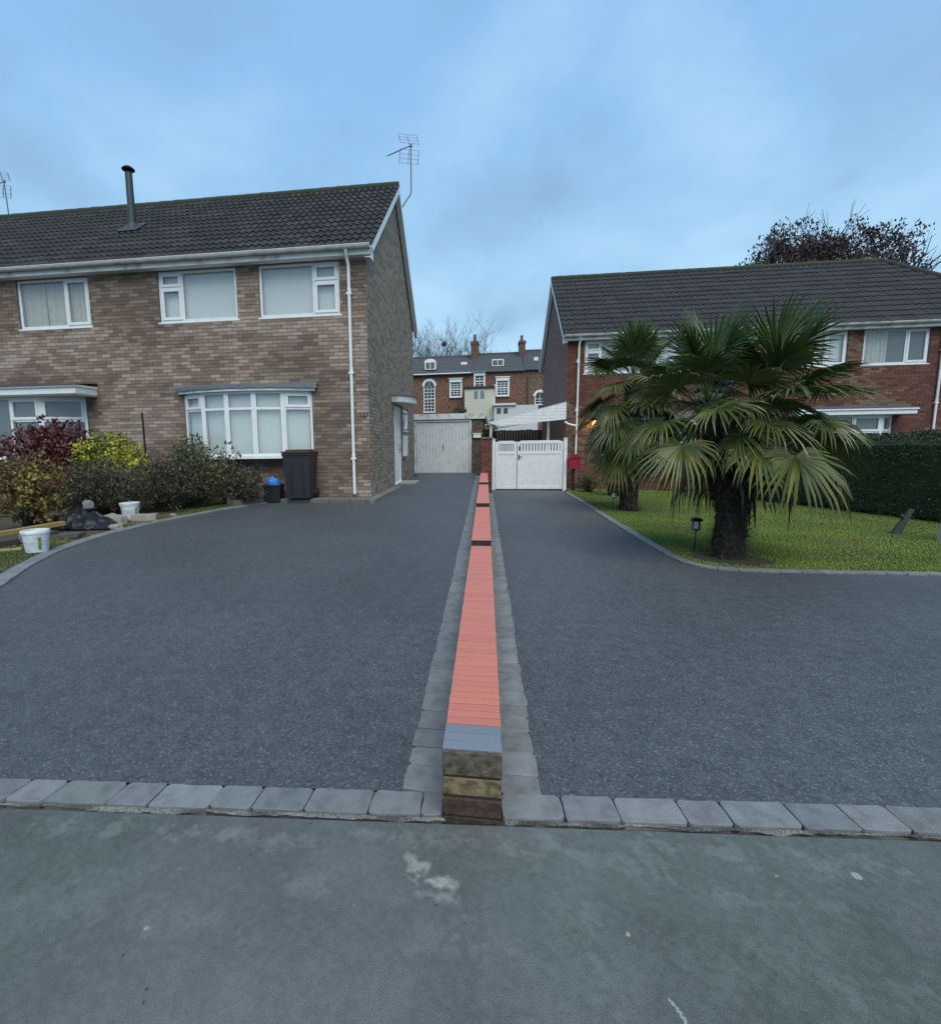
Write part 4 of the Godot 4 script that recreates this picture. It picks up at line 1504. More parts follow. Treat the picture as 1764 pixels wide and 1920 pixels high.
func aerial(label: String, at: Vector3, mast: Array, s: float) -> void:
	var t := thing("tv_aerial", label, "aerial", at, 0.0, "television aerials on the roofs")
	var b := MB.new()
	b.tube(mast, [0.016], 8)
	part(t, "mast", b, M.galv)
	var top: Vector3 = mast[-1]
	# boom points down to the left and towards the street
	var d := Vector3(-0.75, -0.5, 0.45).normalized()
	var side := Vector3(0.55, -0.1, 0.6).normalized()
	b = MB.new()
	b.col = Color(0.25, 0.25, 0.25)
	b.cbox(top - Vector3(0.04, 0.03, 0.03), top + Vector3(0.04, 0.04, 0.03), 0.005)
	part(t, "clamp", b, M.satin)
	b = MB.new()
	b.bar(top, top + d * 0.75 * s, 0.022, 0.022)
	part(t, "boom", b, M.galv)
	for k in 5:
		b = MB.new()
		var p: Vector3 = top + d * (0.28 + 0.11 * k) * s
		b.tube([p - side * 0.14 * s, p + side * 0.14 * s], [0.006], 5)
		part(t, "director", b, M.galv)
	# the two leaves of the reflector
	for q in [[0.06, 0.28, -1.0], [-0.1, -0.44, 1.0]]:
		b = MB.new()
		for e in [-0.24, 0.0, 0.26]:
			var r: Vector3 = Vector3(0.0 + e, -0.05 * e / 0.26, 0)
			b.bar(top + r + Vector3(-0.02 - 0.02, q[0], 0), top + r + Vector3(-0.1 if q[1] > 0 else -0.08, q[1], 0), 0.014, 0.014)
		for k in 4:
			var f := k / 3.0
			var y := lerpf(q[0], q[1], f)
			var xo := lerpf(-0.04, -0.1 if q[1] > 0 else -0.08, f)
			b.tube([top + Vector3(xo - 0.24, y + 0.045, 0), top + Vector3(xo + 0.26, y - 0.05, 0)], [0.004], 4)
		part(t, "reflector", b, M.galv)

# ---------------------------------------------------------------- garage, gate, canopy, pier
func outbuildings() -> void:
	var t := thing("garage", "flat roofed garage with white up and over door at the driveway end", "garage", Vector3(-1.65, 0.2, -19.9), -0.02)
	var b := MB.new()
	b.box(Vector3(1.11, 0, -5), Vector3(1.5, 2.1, 0.0))
	b.box(Vector3(-1.5, 0, -5), Vector3(-1.15, 2.1, -0.02))
	b.box(Vector3(-1.5, 0, -5), Vector3(1.5, 2.1, -4.9))
	part(t, "wall", b, M.rear)
	var pb := [Color(0.17, 0.125, 0.09), Color(0.13, 0.1, 0.075), Color(0.2, 0.15, 0.1)]
	var pk := func(_u: float, _v: float) -> int: return rng.randi() % 3
	brick_wall(t, "pier", Vector3(1.105, 0, 0.012), Vector3.RIGHT, Vector3.BACK, 0.42, 2.1, [], pb, pk, M.mortar, 0.0, Vector2.ZERO, 80)
	b = MB.new()
	b.cbox(Vector3(-1.16, 0, -0.03), Vector3(-1.08, 2.1, 0.03), 0.006)
	b.cbox(Vector3(1.02, 0, -0.03), Vector3(1.10, 2.1, 0.03), 0.006)
	b.cbox(Vector3(-1.08, 2.03, -0.03), Vector3(1.02, 2.1, 0.03), 0.006)
	part(t, "frame", b, M.gutter)
	b = MB.new()
	var k := -1.07
	while k < 1.0:
		b.cbox(Vector3(k, 0.02, -0.045), Vector3(k + 0.128, 2.02, -0.012), 0.008)
		k += 0.13
	b.box(Vector3(-1.07, 0.02, -0.05), Vector3(1.01, 2.02, -0.042))
	var door := part(t, "door", b, M.dirty_white)
	b = MB.new()
	b.col = Color(0.25, 0.25, 0.26)
	b.cbox(Vector3(-0.02, 0.98, -0.015), Vector3(0.02, 1.16, 0.02), 0.006)
	part(door, "handle", b, M.satin)
	b = MB.new()
	b.cbox(Vector3(-1.6, 2.12, -0.05), Vector3(1.62, 2.34, 0.09), 0.008)
	part(t, "fascia", b, M.gutter)
	b = MB.new()
	b.box(Vector3(-1.6, 2.1, -5.05), Vector3(1.62, 2.3, -0.05))
	part(t, "roof", b, M.felt)
	# white box on the garage pier
	t = thing("wall_box", "small white box on the brick pier between garage and gate", "box", Vector3(-0.33, 1.68, -19.86), 0.0)
	b = MB.new()
	b.cbox(Vector3(-0.15, -0.09, -0.01), Vector3(0.15, 0.07, 0.1), 0.012)
	part(t, "housing", b, M.upvc)
	b = MB.new()
	b.cbox(Vector3(-0.165, 0.06, -0.01), Vector3(0.165, 0.09, 0.12), 0.008)
	part(t, "lid", b, M.upvc)
	# brick pier at the end of the low wall
	t = thing("brick_pier", "square red brick pier at the far end of the low wall", "pier", Vector3(0.035, 0.0, -16.05))
	var rp := [Color(0.22, 0.085, 0.065), Color(0.18, 0.075, 0.06), Color(0.25, 0.11, 0.08)]
	b = MB.new()
	b.box(Vector3(-0.155, -0.4, -0.155), Vector3(0.155, 1.52, 0.155))
	part(t, "core", b, M.red_mortar)
	for q in [[Vector3(-0.165, -0.35, 0.16), Vector3.RIGHT, Vector3.BACK], [Vector3(0.16, -0.35, 0.165), Vector3.FORWARD, Vector3.RIGHT], [Vector3(-0.16, -0.35, -0.165), Vector3.BACK, Vector3.LEFT]]:
		brick_wall(t, "face", q[0], q[1], q[2], 0.33, 1.87, [], rp, pk, M.red_mortar, 0.0, Vector2.ZERO, 80)
	b = MB.new()
	b.col = Color(0.28, 0.25, 0.22)
	b.cbox(Vector3(-0.2, 1.52, -0.2), Vector3(0.2, 1.57, 0.2), 0.012)
	part(t, "cap", b, M.rough)
	# gate
	t = thing("driveway_gate", "white double gate with slatted top across the neighbour driveway", "gate", Vector3(0, -0.2, -17.3))
	for x in [0.26, 2.6]:
		b = MB.new()
		b.cbox(Vector3(x - 0.06, -0.05, -0.06), Vector3(x + 0.06, 1.7, 0.06), 0.01)
		b.cbox(Vector3(x - 0.07, 1.7, -0.07), Vector3(x + 0.07, 1.725, 0.07), 0.006)
		part(t, "post", b, M.upvc)
	for lf in [[0.33, 1.03, 6, 1.0], [1.05, 2.53, 12, -1.0]]:
		var x0: float = lf[0]
		var x1: float = lf[1]
		b = MB.new()
		b.cbox(Vector3(x0, 0.03, -0.025), Vector3(x0 + 0.09, 1.62, 0.025), 0.006)
		b.cbox(Vector3(x1 - 0.09, 0.03, -0.025), Vector3(x1, 1.62, 0.025), 0.006)
		b.cbox(Vector3(x0 + 0.09, 1.54, -0.024), Vector3(x1 - 0.09, 1.65, 0.024), 0.006)
		b.cbox(Vector3(x0 + 0.09, 1.2, -0.024), Vector3(x1 - 0.09, 1.3, 0.024), 0.006)
		b.cbox(Vector3(x0 + 0.09, 0.03, -0.024), Vector3(x1 - 0.09, 0.13, 0.024), 0.006)
		# swept shoulders
		for e in [[x0, 1.0], [x1, -1.0]]:
			var poly := PackedVector2Array([Vector2(e[0], 1.64)])
			for i in 7:
				var a := PI / 2 * i / 6.0
				poly.append(Vector2(e[0] + e[1] * (0.18 - 0.1 * sin(a)), 1.64 + 0.07 * (1.0 - cos(a))) if i else Vector2(e[0] + e[1] * 0.18, 1.645))
			poly.append(Vector2(e[0], 1.71))
			var pm := MB.new()
			b.t = Transform3D(Basis(Vector3.RIGHT, Vector3(0, 0, -1), Vector3.UP), Vector3.ZERO)
			b.prism(poly, -0.022, 0.022)
			b.t = Transform3D.IDENTITY
		var leaf := part(t, "gate_leaf", b, M.upvc)
		var n: int = lf[2]
		var wid: float = (x1 - x0 - 0.18)
		for i in n + 1:
			b = MB.new()
			var p: float = wid / (n + 1)
			b.cbox(Vector3(x0 + 0.09 + p * i + 0.014, 1.3, -0.012), Vector3(x0 + 0.09 + p * (i + 1) - 0.014, 1.54, 0.012), 0.004)
			part(leaf, "slat", b, M.upvc)
		var nb := int(round(wid / 0.1))
		for i in nb:
			b = MB.new()
			b.cbox(Vector3(x0 + 0.09 + wid / nb * i + 0.001, 0.13, -0.012), Vector3(x0 + 0.09 + wid / nb * (i + 1) - 0.001, 1.2, 0.012), 0.003)
			part(leaf, "board", b, M.upvc)
	b = MB.new()
	b.col = Color(0.04, 0.04, 0.045)
	b.cbox(Vector3(1.1, 1.33, 0.025), Vector3(1.15, 1.47, 0.05), 0.006)
	b.cbox(Vector3(1.08, 1.02, 0.025), Vector3(1.12, 1.2, 0.045), 0.006)
	b.bar(Vector3(1.1, 1.13, 0.06), Vector3(1.22, 1.12, 0.06), 0.018, 0.018)
	part(t, "latch", b, M.satin)
	# lean-to canopy behind the gate
	t = thing("lean_to_canopy", "white corrugated lean to canopy against the red brick gable", "canopy", Vector3(0, 0, -17.7))
	b = MB.new()
	var a0 := Vector2(0.12, 2.10)
	var a1 := Vector2(2.66, 2.72)
	var dir := (a1 - a0).normalized()
	var z := 0.0
	var prev_y := 0.0
	while z > -7.0:
		var y0 := 0.018 * sin(z * TAU / 0.15)
		var y1 := 0.018 * sin((z - 0.025) * TAU / 0.15)
		b.quad(Vector3(a0.x, a0.y + y0 + z * 0.01, z), Vector3(a1.x, a1.y + y0 + z * 0.036, z), Vector3(a1.x, a1.y + y1 + (z - 0.025) * 0.036, z - 0.025), Vector3(a0.x, a0.y + y1 + (z - 0.025) * 0.01, z - 0.025))
		z -= 0.025
	part(t, "sheet", b, M.sheet)
	# white boarded infill over the opening
	var infill := PackedVector2Array([Vector2(0.12, 2.07), Vector2(0.5, 1.95), Vector2(2.66, 2.15), Vector2(2.66, 2.68)])
	var by := 1.9
	while by < 2.75:
		for q in Geometry2D.intersect_polygons(infill, PackedVector2Array([Vector2(0, by), Vector2(3, by), Vector2(3, by + 0.094), Vector2(0, by + 0.094)])):
			b = MB.new()
			b.t = Transform3D(Basis(Vector3.RIGHT, Vector3(0, 0, 1), Vector3.UP), Vector3(0, 0, 0.02))
			b.prism(q, -0.012, 0.01)
			part(t, "board", b, M.upvc)
		by += 0.1
	b = MB.new()
	b.bar(Vector3(a0.x, a0.y - 0.035, -0.03), Vector3(a1.x, a1.y - 0.035, -0.03), 0.04, 0.03)
	b.bar(Vector3(a0.x + 0.05, a0.y - 0.06, 0), Vector3(a0.x + 0.05, a0.y - 0.06 - 0.07, -7), 0.06, 0.07)
	for q in [-1.8, -3.6, -5.4, -6.95]:
		b.bar(Vector3(a0.x, a0.y - 0.035 + q * 0.01, q), Vector3(a1.x, a1.y - 0.035 + q * 0.036, q), 0.05, 0.03)
	part(t, "rafter", b, M.gutter)
	for q in [[2.12, -0.3], [0.17, -6.7], [0.17, -3.4], [0.17, -0.1]]:
		b = MB.new()
		b.cbox(Vector3(q[0] - 0.04, -0.45, q[1] - 0.04), Vector3(q[0] + 0.04, lerpf(a0.y, a1.y, (q[0] - a0.x) / (a1.x - a0.x)) - 0.05 + q[1] * (0.01 if q[0] < 1.0 else 0.03), q[1] + 0.04), 0.008)
		part(t, "post", b, M.gutter)
	b = MB.new()
	b.tube([Vector3(2.62, 2.06, 0.02), Vector3(2.75, 1.98, 0.02), Vector3(3.0, 1.92, 0.02)], [0.036], 8)
	part(t, "drain_pipe", b, M.upvc)
	# timber fence closing the yard behind
	t = thing("timber_fence", "dark weathered board fence under the canopy behind the gate", "fence", Vector3(0, -0.4, -25.2))
	for i in 22:
		b = MB.new()
		var kk := rnd(0.7, 1.2)
		b.col = Color(0.05, 0.04, 0.03) * kk
		b.cbox(Vector3(-0.1 + i * 0.135, 0, -0.01), Vector3(-0.1 + i * 0.135 + 0.13, 2.4 + rnd(-0.02, 0.02), 0.01), 0.004)
		part(t, "board", b, M.rough)
	b = MB.new()
	b.col = Color(0.04, 0.032, 0.026)
	for y in [0.4, 1.5]:
		b.cbox(Vector3(-0.1, y, -0.06), Vector3(2.9, y + 0.08, -0.01), 0.004)
	part(t, "rail", b, M.rough)

# ---------------------------------------------------------------- the old terrace behind
func sash(par: Node3D, at: Vector3, w: float, h: float, nx: int, ny: int, surround: bool, arch := false) -> void:
	var b := MB.new()
	if surround:
		b.cbox(at + Vector3(-0.14, h - 0.02, 0), at + Vector3(w + 0.14, h + 0.26, 0.14), 0.015)
		b.cbox(at + Vector3(-0.2, h + 0.24, 0), at + Vector3(w + 0.2, h + 0.31, 0.2), 0.015)
		b.cbox(at + Vector3(-0.12, -0.16, 0), at + Vector3(w + 0.12, -0.02, 0.16), 0.015)
		b.cbox(at + Vector3(-0.13, -0.02, 0), at + Vector3(0.0, h, 0.1), 0.01)
		b.cbox(at + Vector3(w, -0.02, 0), at + Vector3(w + 0.13, h, 0.1), 0.01)
	else:
		b.cbox(at + Vector3(-0.06, -0.1, 0), at + Vector3(w + 0.06, 0.0, 0.12), 0.01)
		b.cbox(at + Vector3(-0.05, 0, 0), at + Vector3(0.03, h, 0.05), 0.01)
		b.cbox(at + Vector3(w - 0.03, 0, 0), at + Vector3(w + 0.05, h, 0.05), 0.01)
		if not arch:
			b.cbox(at + Vector3(-0.05, h - 0.04, 0), at + Vector3(w + 0.05, h + 0.06, 0.06), 0.01)
	if arch:
		var r := w / 2
		for k in 10:
			var a0 := PI * k / 10.0
			var a1 := PI * (k + 1) / 10.0
			var c := at + Vector3(r, h, 0)
			for rr in [[r - 0.03, r + 0.16, 0.08]]:
				var p := [Vector3(cos(a0), sin(a0), 0), Vector3(cos(a1), sin(a1), 0)]
				var f := Vector3(0, 0, rr[2])
				b.quad(c + p[0] * rr[0] + f, c + p[0] * rr[1] + f, c + p[1] * rr[1] + f, c + p[1] * rr[0] + f)
				b.quad(c + p[0] * rr[1], c + p[1] * rr[1], c + p[1] * rr[1] + f, c + p[0] * rr[1] + f)
				b.quad(c + p[1] * rr[0], c + p[0] * rr[0], c + p[0] * rr[0] + f, c + p[1] * rr[0] + f)
		b.box(at + Vector3(w / 2 - 0.015, h, 0.02), at + Vector3(w / 2 + 0.015, h + r, 0.05))
	for i in range(1, nx):
		b.box(at + Vector3(w * i / nx - 0.018, 0, 0.015), at + Vector3(w * i / nx + 0.018, h, 0.045))
	for j in range(1, ny):
		var th := 0.035 if j * 2 == ny else 0.018
		b.box(at + Vector3(0, h * j / ny - th, 0.014), at + Vector3(w, h * j / ny + th, 0.046))
	var f := part(par, "window", b, M.upvc)
	b = MB.new()
	b.col = Color(0.06, 0.07, 0.08)
	b.quad(at + Vector3(0, 0, 0.012), at + Vector3(w, 0, 0.012), at + Vector3(w, h, 0.012), at + Vector3(0, h, 0.012))
	if arch:
		for k in 10:
			var c := at + Vector3(w / 2, h, 0.012)
			b.tri(c, c + Vector3(cos(PI * k / 10.0), sin(PI * k / 10.0), 0) * w / 2, c + Vector3(cos(PI * (k + 1) / 10.0), sin(PI * (k + 1) / 10.0), 0) * w / 2)
	part(f, "pane", b, M.gloss)

func terrace_house(label: String, x0: float, x1: float, eave: float, ridge: float, wallc: Color, slate: Color) -> Node3D:
	var t := thing("terraced_house", label, "house", Vector3(0, -0.2, -41.6), 0.0, "old terraced houses behind the garage")
	var b := MB.new()
	b.col = wallc  # callers pass brick tones lightened in place of distance haze
	b.quad(Vector3(x0, 0, 0), Vector3(x1, 0, 0), Vector3(x1, eave, 0), Vector3(x0, eave, 0))
	b.quad(Vector3(x1, 0, 0), Vector3(x1, 0, -8), Vector3(x1, eave, -8), Vector3(x1, eave, 0))
	b.quad(Vector3(x0, 0, -8), Vector3(x0, 0, 0), Vector3(x0, eave, 0), Vector3(x0, eave, -8))
	b.quad(Vector3(x1, 0, -8), Vector3(x0, 0, -8), Vector3(x0, eave, -8), Vector3(x1, eave, -8))
	b.tri(Vector3(x0, eave, -8), Vector3(x0, eave, 0), Vector3(x0, ridge - 0.05, -4))
	b.tri(Vector3(x1, eave, 0), Vector3(x1, eave, -8), Vector3(x1, ridge - 0.05, -4))
	part(t, "wall", b, M.oldbrick)
	b = MB.new()
	var rows := 13
	for k in rows:
		var f0 := k / float(rows); var f1 := (k + 1) / float(rows)
		b.col = slate * rnd(0.92, 1.08)
		var y0 := lerpf(eave - 0.1, ridge, f0); var y1 := lerpf(eave - 0.1, ridge, f1)
		var z0 := lerpf(0.25, -4, f0); var z1 := lerpf(0.25, -4, f1)
		b.quad(Vector3(x0, y0 + 0.03, z0), Vector3(x1, y0 + 0.03, z0), Vector3(x1, y1, z1), Vector3(x0, y1, z1))
		b.quad(Vector3(x0, y0, z0), Vector3(x1, y0, z0), Vector3(x1, y0 + 0.03, z0), Vector3(x0, y0 + 0.03, z0))
	b.quad(Vector3(x1, eave - 0.1, -8.25), Vector3(x0, eave - 0.1, -8.25), Vector3(x0, ridge, -4), Vector3(x1, ridge, -4))
	b.col = slate * 0.8
	b.tube([Vector3(x0, ridge, -4), Vector3(x1, ridge, -4)], [0.12], 8)
	part(t, "roof", b, M.slate)
	return t

func chimney(t: Node3D, x0: float, x1: float, z: float, y0: float, y1: float, pots: int) -> void:
	var b := MB.new()
	b.col = Color(0.16, 0.1, 0.075)
	b.box(Vector3(x0, y0, z - 0.6), Vector3(x1, y1, z + 0.6))
	b.box(Vector3(x0 - 0.05, y1 - 0.2, z - 0.65), Vector3(x1 + 0.05, y1, z + 0.65))
	var c := part(t, "chimney", b, M.oldbrick)
	for k in pots:
		b = MB.new()
		b.col = Color(0.2, 0.13, 0.1)
		b.lathe(Vector3((x0 + x1) / 2, y1, z - 0.35 + 0.7 * k / maxf(1, pots - 1)), [Vector2(0.15, 0), Vector2(0.11, 0.5), Vector2(0.13, 0.6), Vector2(0.001, 0.6)], 10)
		part(c, "chimney_pot", b, M.rough)

func terrace() -> void:
	var t := terrace_house("old red brick terraced house with tall arched stair window", -10.5, -1.0, 7.2, 9.15, Color(0.22, 0.125, 0.088), Color(0.1, 0.098, 0.105))
	sash(t, Vector3(-5.0, 4.2, 0.0), 0.85, 2.05, 3, 8, false, true)
	sash(t, Vector3(-2.8, 5.4, 0.0), 0.75, 1.1, 3, 6, true)
	# round-topped dormer
	var b := MB.new()
	b.cbox(Vector3(-5.0, 7.62, -1.9), Vector3(-4.1, 8.2, -0.55), 0.02)
	b.t = Transform3D(Basis(Vector3.RIGHT, Vector3.BACK, Vector3.DOWN), Vector3(-4.55, 8.2, -0.55))
	var pl := PackedVector2Array()
	for k in 11:
		pl.append(Vector2(cos(PI * k / 10.0) * 0.5, -sin(PI * k / 10.0) * 0.3))
	b.prism(pl, -1.6, 0.0)
	b.t = Transform3D.IDENTITY
	var d := part(t, "dormer", b, M.upvc)
	for x in [-4.9, -4.52]:
		b = MB.new()
		b.col = Color(0.1, 0.11, 0.12)
		b.box(Vector3(x, 7.7, -0.56), Vector3(x + 0.32, 8.2, -0.54))
		part(d, "pane", b, M.gloss)
	b = MB.new()
	b.tube([Vector3(-7.5, 7.13, 0.3), Vector3(-1.2, 7.16, 0.3)], [0.06], 8)
	part(t, "gutter", b, M.gutter)
	b = MB.new()
	b.cbox(Vector3(-2.1, 8.1, -1.9), Vector3(-1.6, 8.35, -2.3), 0.02)
	part(t, "rooflight", b, M.upvc)
	chimney(t, -1.3, -0.65, -3.6, 8.0, 10.2, 2)
	t = terrace_house("old brick terraced house with cream rendered rear extension", -1.0, 3.0, 7.3, 9.25, Color(0.2, 0.11, 0.08), Color(0.09, 0.095, 0.1))
	sash(t, Vector3(-0.85, 6.1, 0.0), 0.65, 0.85, 2, 4, true)
	sash(t, Vector3(0.9, 5.4, 0.0), 0.8, 1.1, 3, 6, true)
	b = MB.new()
	b.cbox(Vector3(0.45, 7.75, -1.7), Vector3(1.4, 8.3, -0.75), 0.02)
	d = part(t, "dormer", b, M.upvc)
	for x in [0.53, 0.95]:
		b = MB.new()
		b.col = Color(0.1, 0.11, 0.12)
		b.box(Vector3(x, 7.83, -0.76), Vector3(x + 0.36, 8.22, -0.74))
		part(d, "pane", b, M.gloss)
	# cream extension standing forward
	b = MB.new()
	b.col = Color(0.62, 0.6, 0.49)
	b.box(Vector3(-1.62, 0, 0.01), Vector3(0.58, 5.7, 2.4))
	var ex := part(t, "extension", b, M.plain)
	b = MB.new()
	b.col = Color(0.06, 0.06, 0.065)
	b.box(Vector3(-1.7, 5.7, 0.01), Vector3(0.66, 5.85, 2.5))
	part(ex, "extension_roof", b, M.rough)
	for x in [-0.9, -0.42]:
		b = MB.new()
		b.col = Color(0.16, 0.2, 0.24)
		b.box(Vector3(x, 4.95, 2.4), Vector3(x + 0.28, 5.5, 2.42))
		part(ex, "pane", b, M.gloss)
	b = MB.new()
	b.tube([Vector3(0.66, 6.0, 2.0), Vector3(0.6, 3.5, 2.3)], [0.05], 6)
	part(ex, "downpipe", b, M.upvc)
	chimney(t, 2.75, 3.25, -3.6, 8.2, 10.1, 1)
	# low white outhouse in front of it
	t = thing("white_outhouse", "low white outhouse with two small windows below the old terrace", "outhouse", Vector3(0.9, -0.2, -38.6))
	b = MB.new()
	b.col = Color(0.66, 0.67, 0.68)
	b.box(Vector3(-0.3, 0, -2), Vector3(2.9, 4.35, 0))
	part(t, "wall", b, M.plain)
	b = MB.new()
	b.col = Color(0.72, 0.73, 0.74)
	b.box(Vector3(-0.4, 4.35, -2), Vector3(1.3, 4.5, 0.15))
	part(t, "parapet", b, M.plain)
	for x in [-0.1, 0.4]:
		b = MB.new()
		b.col = Color(0.06, 0.06, 0.07)
		b.box(Vector3(x, 3.75, 0.0), Vector3(x + 0.3, 4.15, 0.02))
		part(t, "pane", b, M.gloss)
	t = terrace_house("plain old brick terraced house with small round topped window", 3.0, 12.0, 7.35, 9.4, Color(0.2, 0.135, 0.1), Color(0.08, 0.085, 0.09))
	sash(t, Vector3(3.85, 4.6, 0.0), 0.7, 0.6, 2, 3, false, true)
	b = MB.new()
	b.cbox(Vector3(3.85, 8.1, -1.7), Vector3(4.2, 8.5, -2.1), 0.02)
	part(t, "rooflight", b, M.upvc)
	b = MB.new()
	b.col = Color(0.12, 0.07, 0.05)
	b.tube([Vector3(3.25, 6.9, 0.1), Vector3(3.25, 3.0, 0.1)], [0.07], 8)
	part(t, "drain_pipe", b, M.satin)

# ---------------------------------------------------------------- plants
func frond(el: float, pet: float, fan: float, nb: int, c0: Color, c1: Color, droop: float, split: float) -> Mesh:
	# one fan leaf growing towards +x at elevation el, hanging under its own weight
	var b := MB.new()
	var e := Vector3(cos(el), sin(el), 0)
	var pts := []
	var sag := 0.16 * pet * cos(el)
	for k in 6:
		var t := k / 5.0
		pts.append(e * pet * t + Vector3.DOWN * sag * t * t + Vector3(0, 0, 0.02 * sin(t * 3.0)))
	b.col = c0.lerp(Color(0.1, 0.12, 0.04), 0.6)
	b.tube(pts, [0.014, 0.011, 0.009, 0.008, 0.007, 0.007], 5)
	var hub: Vector3 = pts[5]
	var a: Vector3 = (pts[5] - pts[3]).normalized().rotated(Vector3.BACK, -0.25 * cos(el))
	var s := Vector3(0, 0, 1)
	var nn := s.cross(a).normalized()
	if nn.y < 0:
		nn = -nn
	var span := 2.15
	var dth := 2.0 * span / (nb - 1)
	var ts := [0.0, 0.3, split, 0.78, 0.92, 1.0]
	var ws := [0.1, 0.78, 1.0, 0.62, 0.3, 0.03]
	for k in nb:
		var th := -span + dth * k + rnd(-0.25, 0.25) * dth
		var dir := (a * cos(th) + s * sin(th)).normalized()
		var len := fan * (0.82 + 0.18 * cos(th)) * rnd(0.92, 1.06)
		var sid := nn.cross(dir).normalized()
		var hang := droop * rnd(0.6, 1.5)
		var full := 2.0 * len * 0.42 * sin(dth / 2) * 1.15
		var bend := rnd(-0.06, 0.06)
		var cs := []
		for i in 6:
			var t: float = ts[i]
			var over := maxf(0.0, t - 0.38)
			var p := hub + dir * len * t + nn * (0.1 * len * t * (1 - t)) + sid * bend * len * over
			p += Vector3.DOWN * hang * len * over * over * 1.6 - dir * hang * len * over * over * 0.5
			cs.append(p)
		b.col = c0.lerp(c1, clampf(rnd(-0.2, 0.75) + 0.3 * absf(th) / span, 0, 1))
		for i in 5:
			var w0: float = full * ws[i] * 0.5
			var w1: float = full * ws[i + 1] * 0.5
			var l0: Vector3 = cs[i] + sid * w0 + nn * w0 * 0.7
			var r0: Vector3 = cs[i] - sid * w0 + nn * w0 * 0.7
			var l1: Vector3 = cs[i + 1] + sid * w1 + nn * w1 * 0.7
			var r1: Vector3 = cs[i + 1] - sid * w1 + nn * w1 * 0.7
			b.quad(cs[i], l0, l1, cs[i + 1])
			b.quad(r0, cs[i], cs[i + 1], r1)
	return b.mesh()

func palm_stem(t: Node3D, pts: Array, r0: float, r1: float) -> void:
	var b := MB.new()
	var n := 34
	var ring := []
	var c := Curve3D.new()
	for p in pts:
		c.add_point(p)
	for i in n:
		var f := i / float(n - 1)
		ring.append(c.sample_baked(c.get_baked_length() * f))
	var seg := 16
	var prev := []
	for i in n:
		var f := i / float(n - 1)
		var r := lerpf(r0, r1, minf(1.0, f * 3.0)) if f < 0.33 else r1 * (1.0 + 0.1 * sin(f * 9.0))
		var row := []
		for k in seg:
			var a := TAU * k / seg
			row.append(ring[i] + Vector3(cos(a), 0, sin(a)) * r * (1.0 + 0.16 * noise.get_noise_3d(cos(a) * 160, i * 42.0, sin(a) * 160) + rnd(-0.05, 0.05)))
		if i:
			b.col = Color(0.045, 0.035, 0.026) * rnd(0.7, 1.3)
			for k in seg:
				b.quad(prev[(k + 1) % seg], prev[k], row[k], row[(k + 1) % seg])
		prev = row
	for k in range(1, seg - 1):
		b.tri(prev[0], prev[k + 1], prev[k])
	part(t, "trunk", b, M.bark)
	# matted fibre and old leaf bases
	b = MB.new()
	for i in 2200:
		var f := rng.randf()
		var p: Vector3 = c.sample_baked(c.get_baked_length() * f)
		var a := rnd(0, TAU)
		var o := Vector3(cos(a), 0, sin(a))
		var s := Vector3(-o.z, 0, o.x)
		var st := p + o * r1 * (0.96 + (0.3 * (1 - f * 3.0) if f < 0.33 else 0.0))
		var big := rng.randf() < 0.14
		b.col = Color(0.13, 0.1, 0.07) * rnd(0.3, 1.2) if not big else Color(0.1, 0.078, 0.054) * rnd(0.5, 1.2)
		var l := rnd(0.06, 0.18) if big else rnd(0.06, 0.24)
		var w := rnd(0.012, 0.028) if big else rnd(0.003, 0.006)
		var dir := (o * rnd(0.25, 0.9) + Vector3.UP * rnd(-0.8, 1.0) + s * rnd(-0.5, 0.5)).normalized()
		b.tri(st - s * w, st + s * w, st + dir * l)
		if big:
			b.tri(st - s * w + dir * l * 0.9, st + s * w, st + dir * l)
	part(t, "fibre", b, M.bark)

func palm_crown(t: Node3D, at: Vector3, lean: Vector3, n: int, pet: float, fan: float, els: Array, seed_: int) -> void:
	rng.seed = seed_
	var vars := []
	var steps := 10
	for k in steps:
		var f := k / float(steps - 1)
		var el := deg_to_rad(lerpf(els[0], els[1], f))
		var c0 := Color(0.04, 0.08, 0.022).lerp(Color(0.075, 0.1, 0.022), f)
		var c1 := Color(0.09, 0.15, 0.04).lerp(Color(0.24, 0.235, 0.05), f)
		vars.append(frond(el, pet * lerpf(0.75, 1.0, f), fan * lerpf(0.95, 1.0, f), 34, c0, c1, lerpf(0.08, 0.5, f), lerpf(0.5, 0.42, f)))
	for k in n:
		var f := k / float(n - 1)
		var o := inst("frond", vars[clampi(int(f * steps + rnd(-0.6, 0.6)), 0, steps - 1)], M.frond, t)
		var sc := rnd(0.88, 1.12)
		var bs := Basis(Vector3.UP, k * 2.39996 + rnd(-0.25, 0.25)) * Basis(Vector3.RIGHT, rnd(-0.35, 0.35))
		o.transform = Transform3D(bs.scaled(Vector3.ONE * sc), at + lean * (0.14 - 0.42 * f))
	# dead leaves hanging under the crown
	var dead := [frond(deg_to_rad(-62), pet * 0.9, fan * 0.85, 24, Color(0.1, 0.08, 0.045), Color(0.22, 0.17, 0.09), 1.2, 0.4), frond(deg_to_rad(-75), pet * 0.8, fan * 0.8, 20, Color(0.07, 0.055, 0.035), Color(0.16, 0.13, 0.07), 0.8, 0.4)]
	for k in int(n * 0.14):
		var o := inst("dead_frond", dead[k % 2], M.frond, t)
		o.transform = Transform3D(Basis(Vector3.UP, k * 1.3 + rnd(-0.4, 0.4)).scaled(Vector3.ONE * rnd(0.8, 1.0)), at + lean * -0.3)

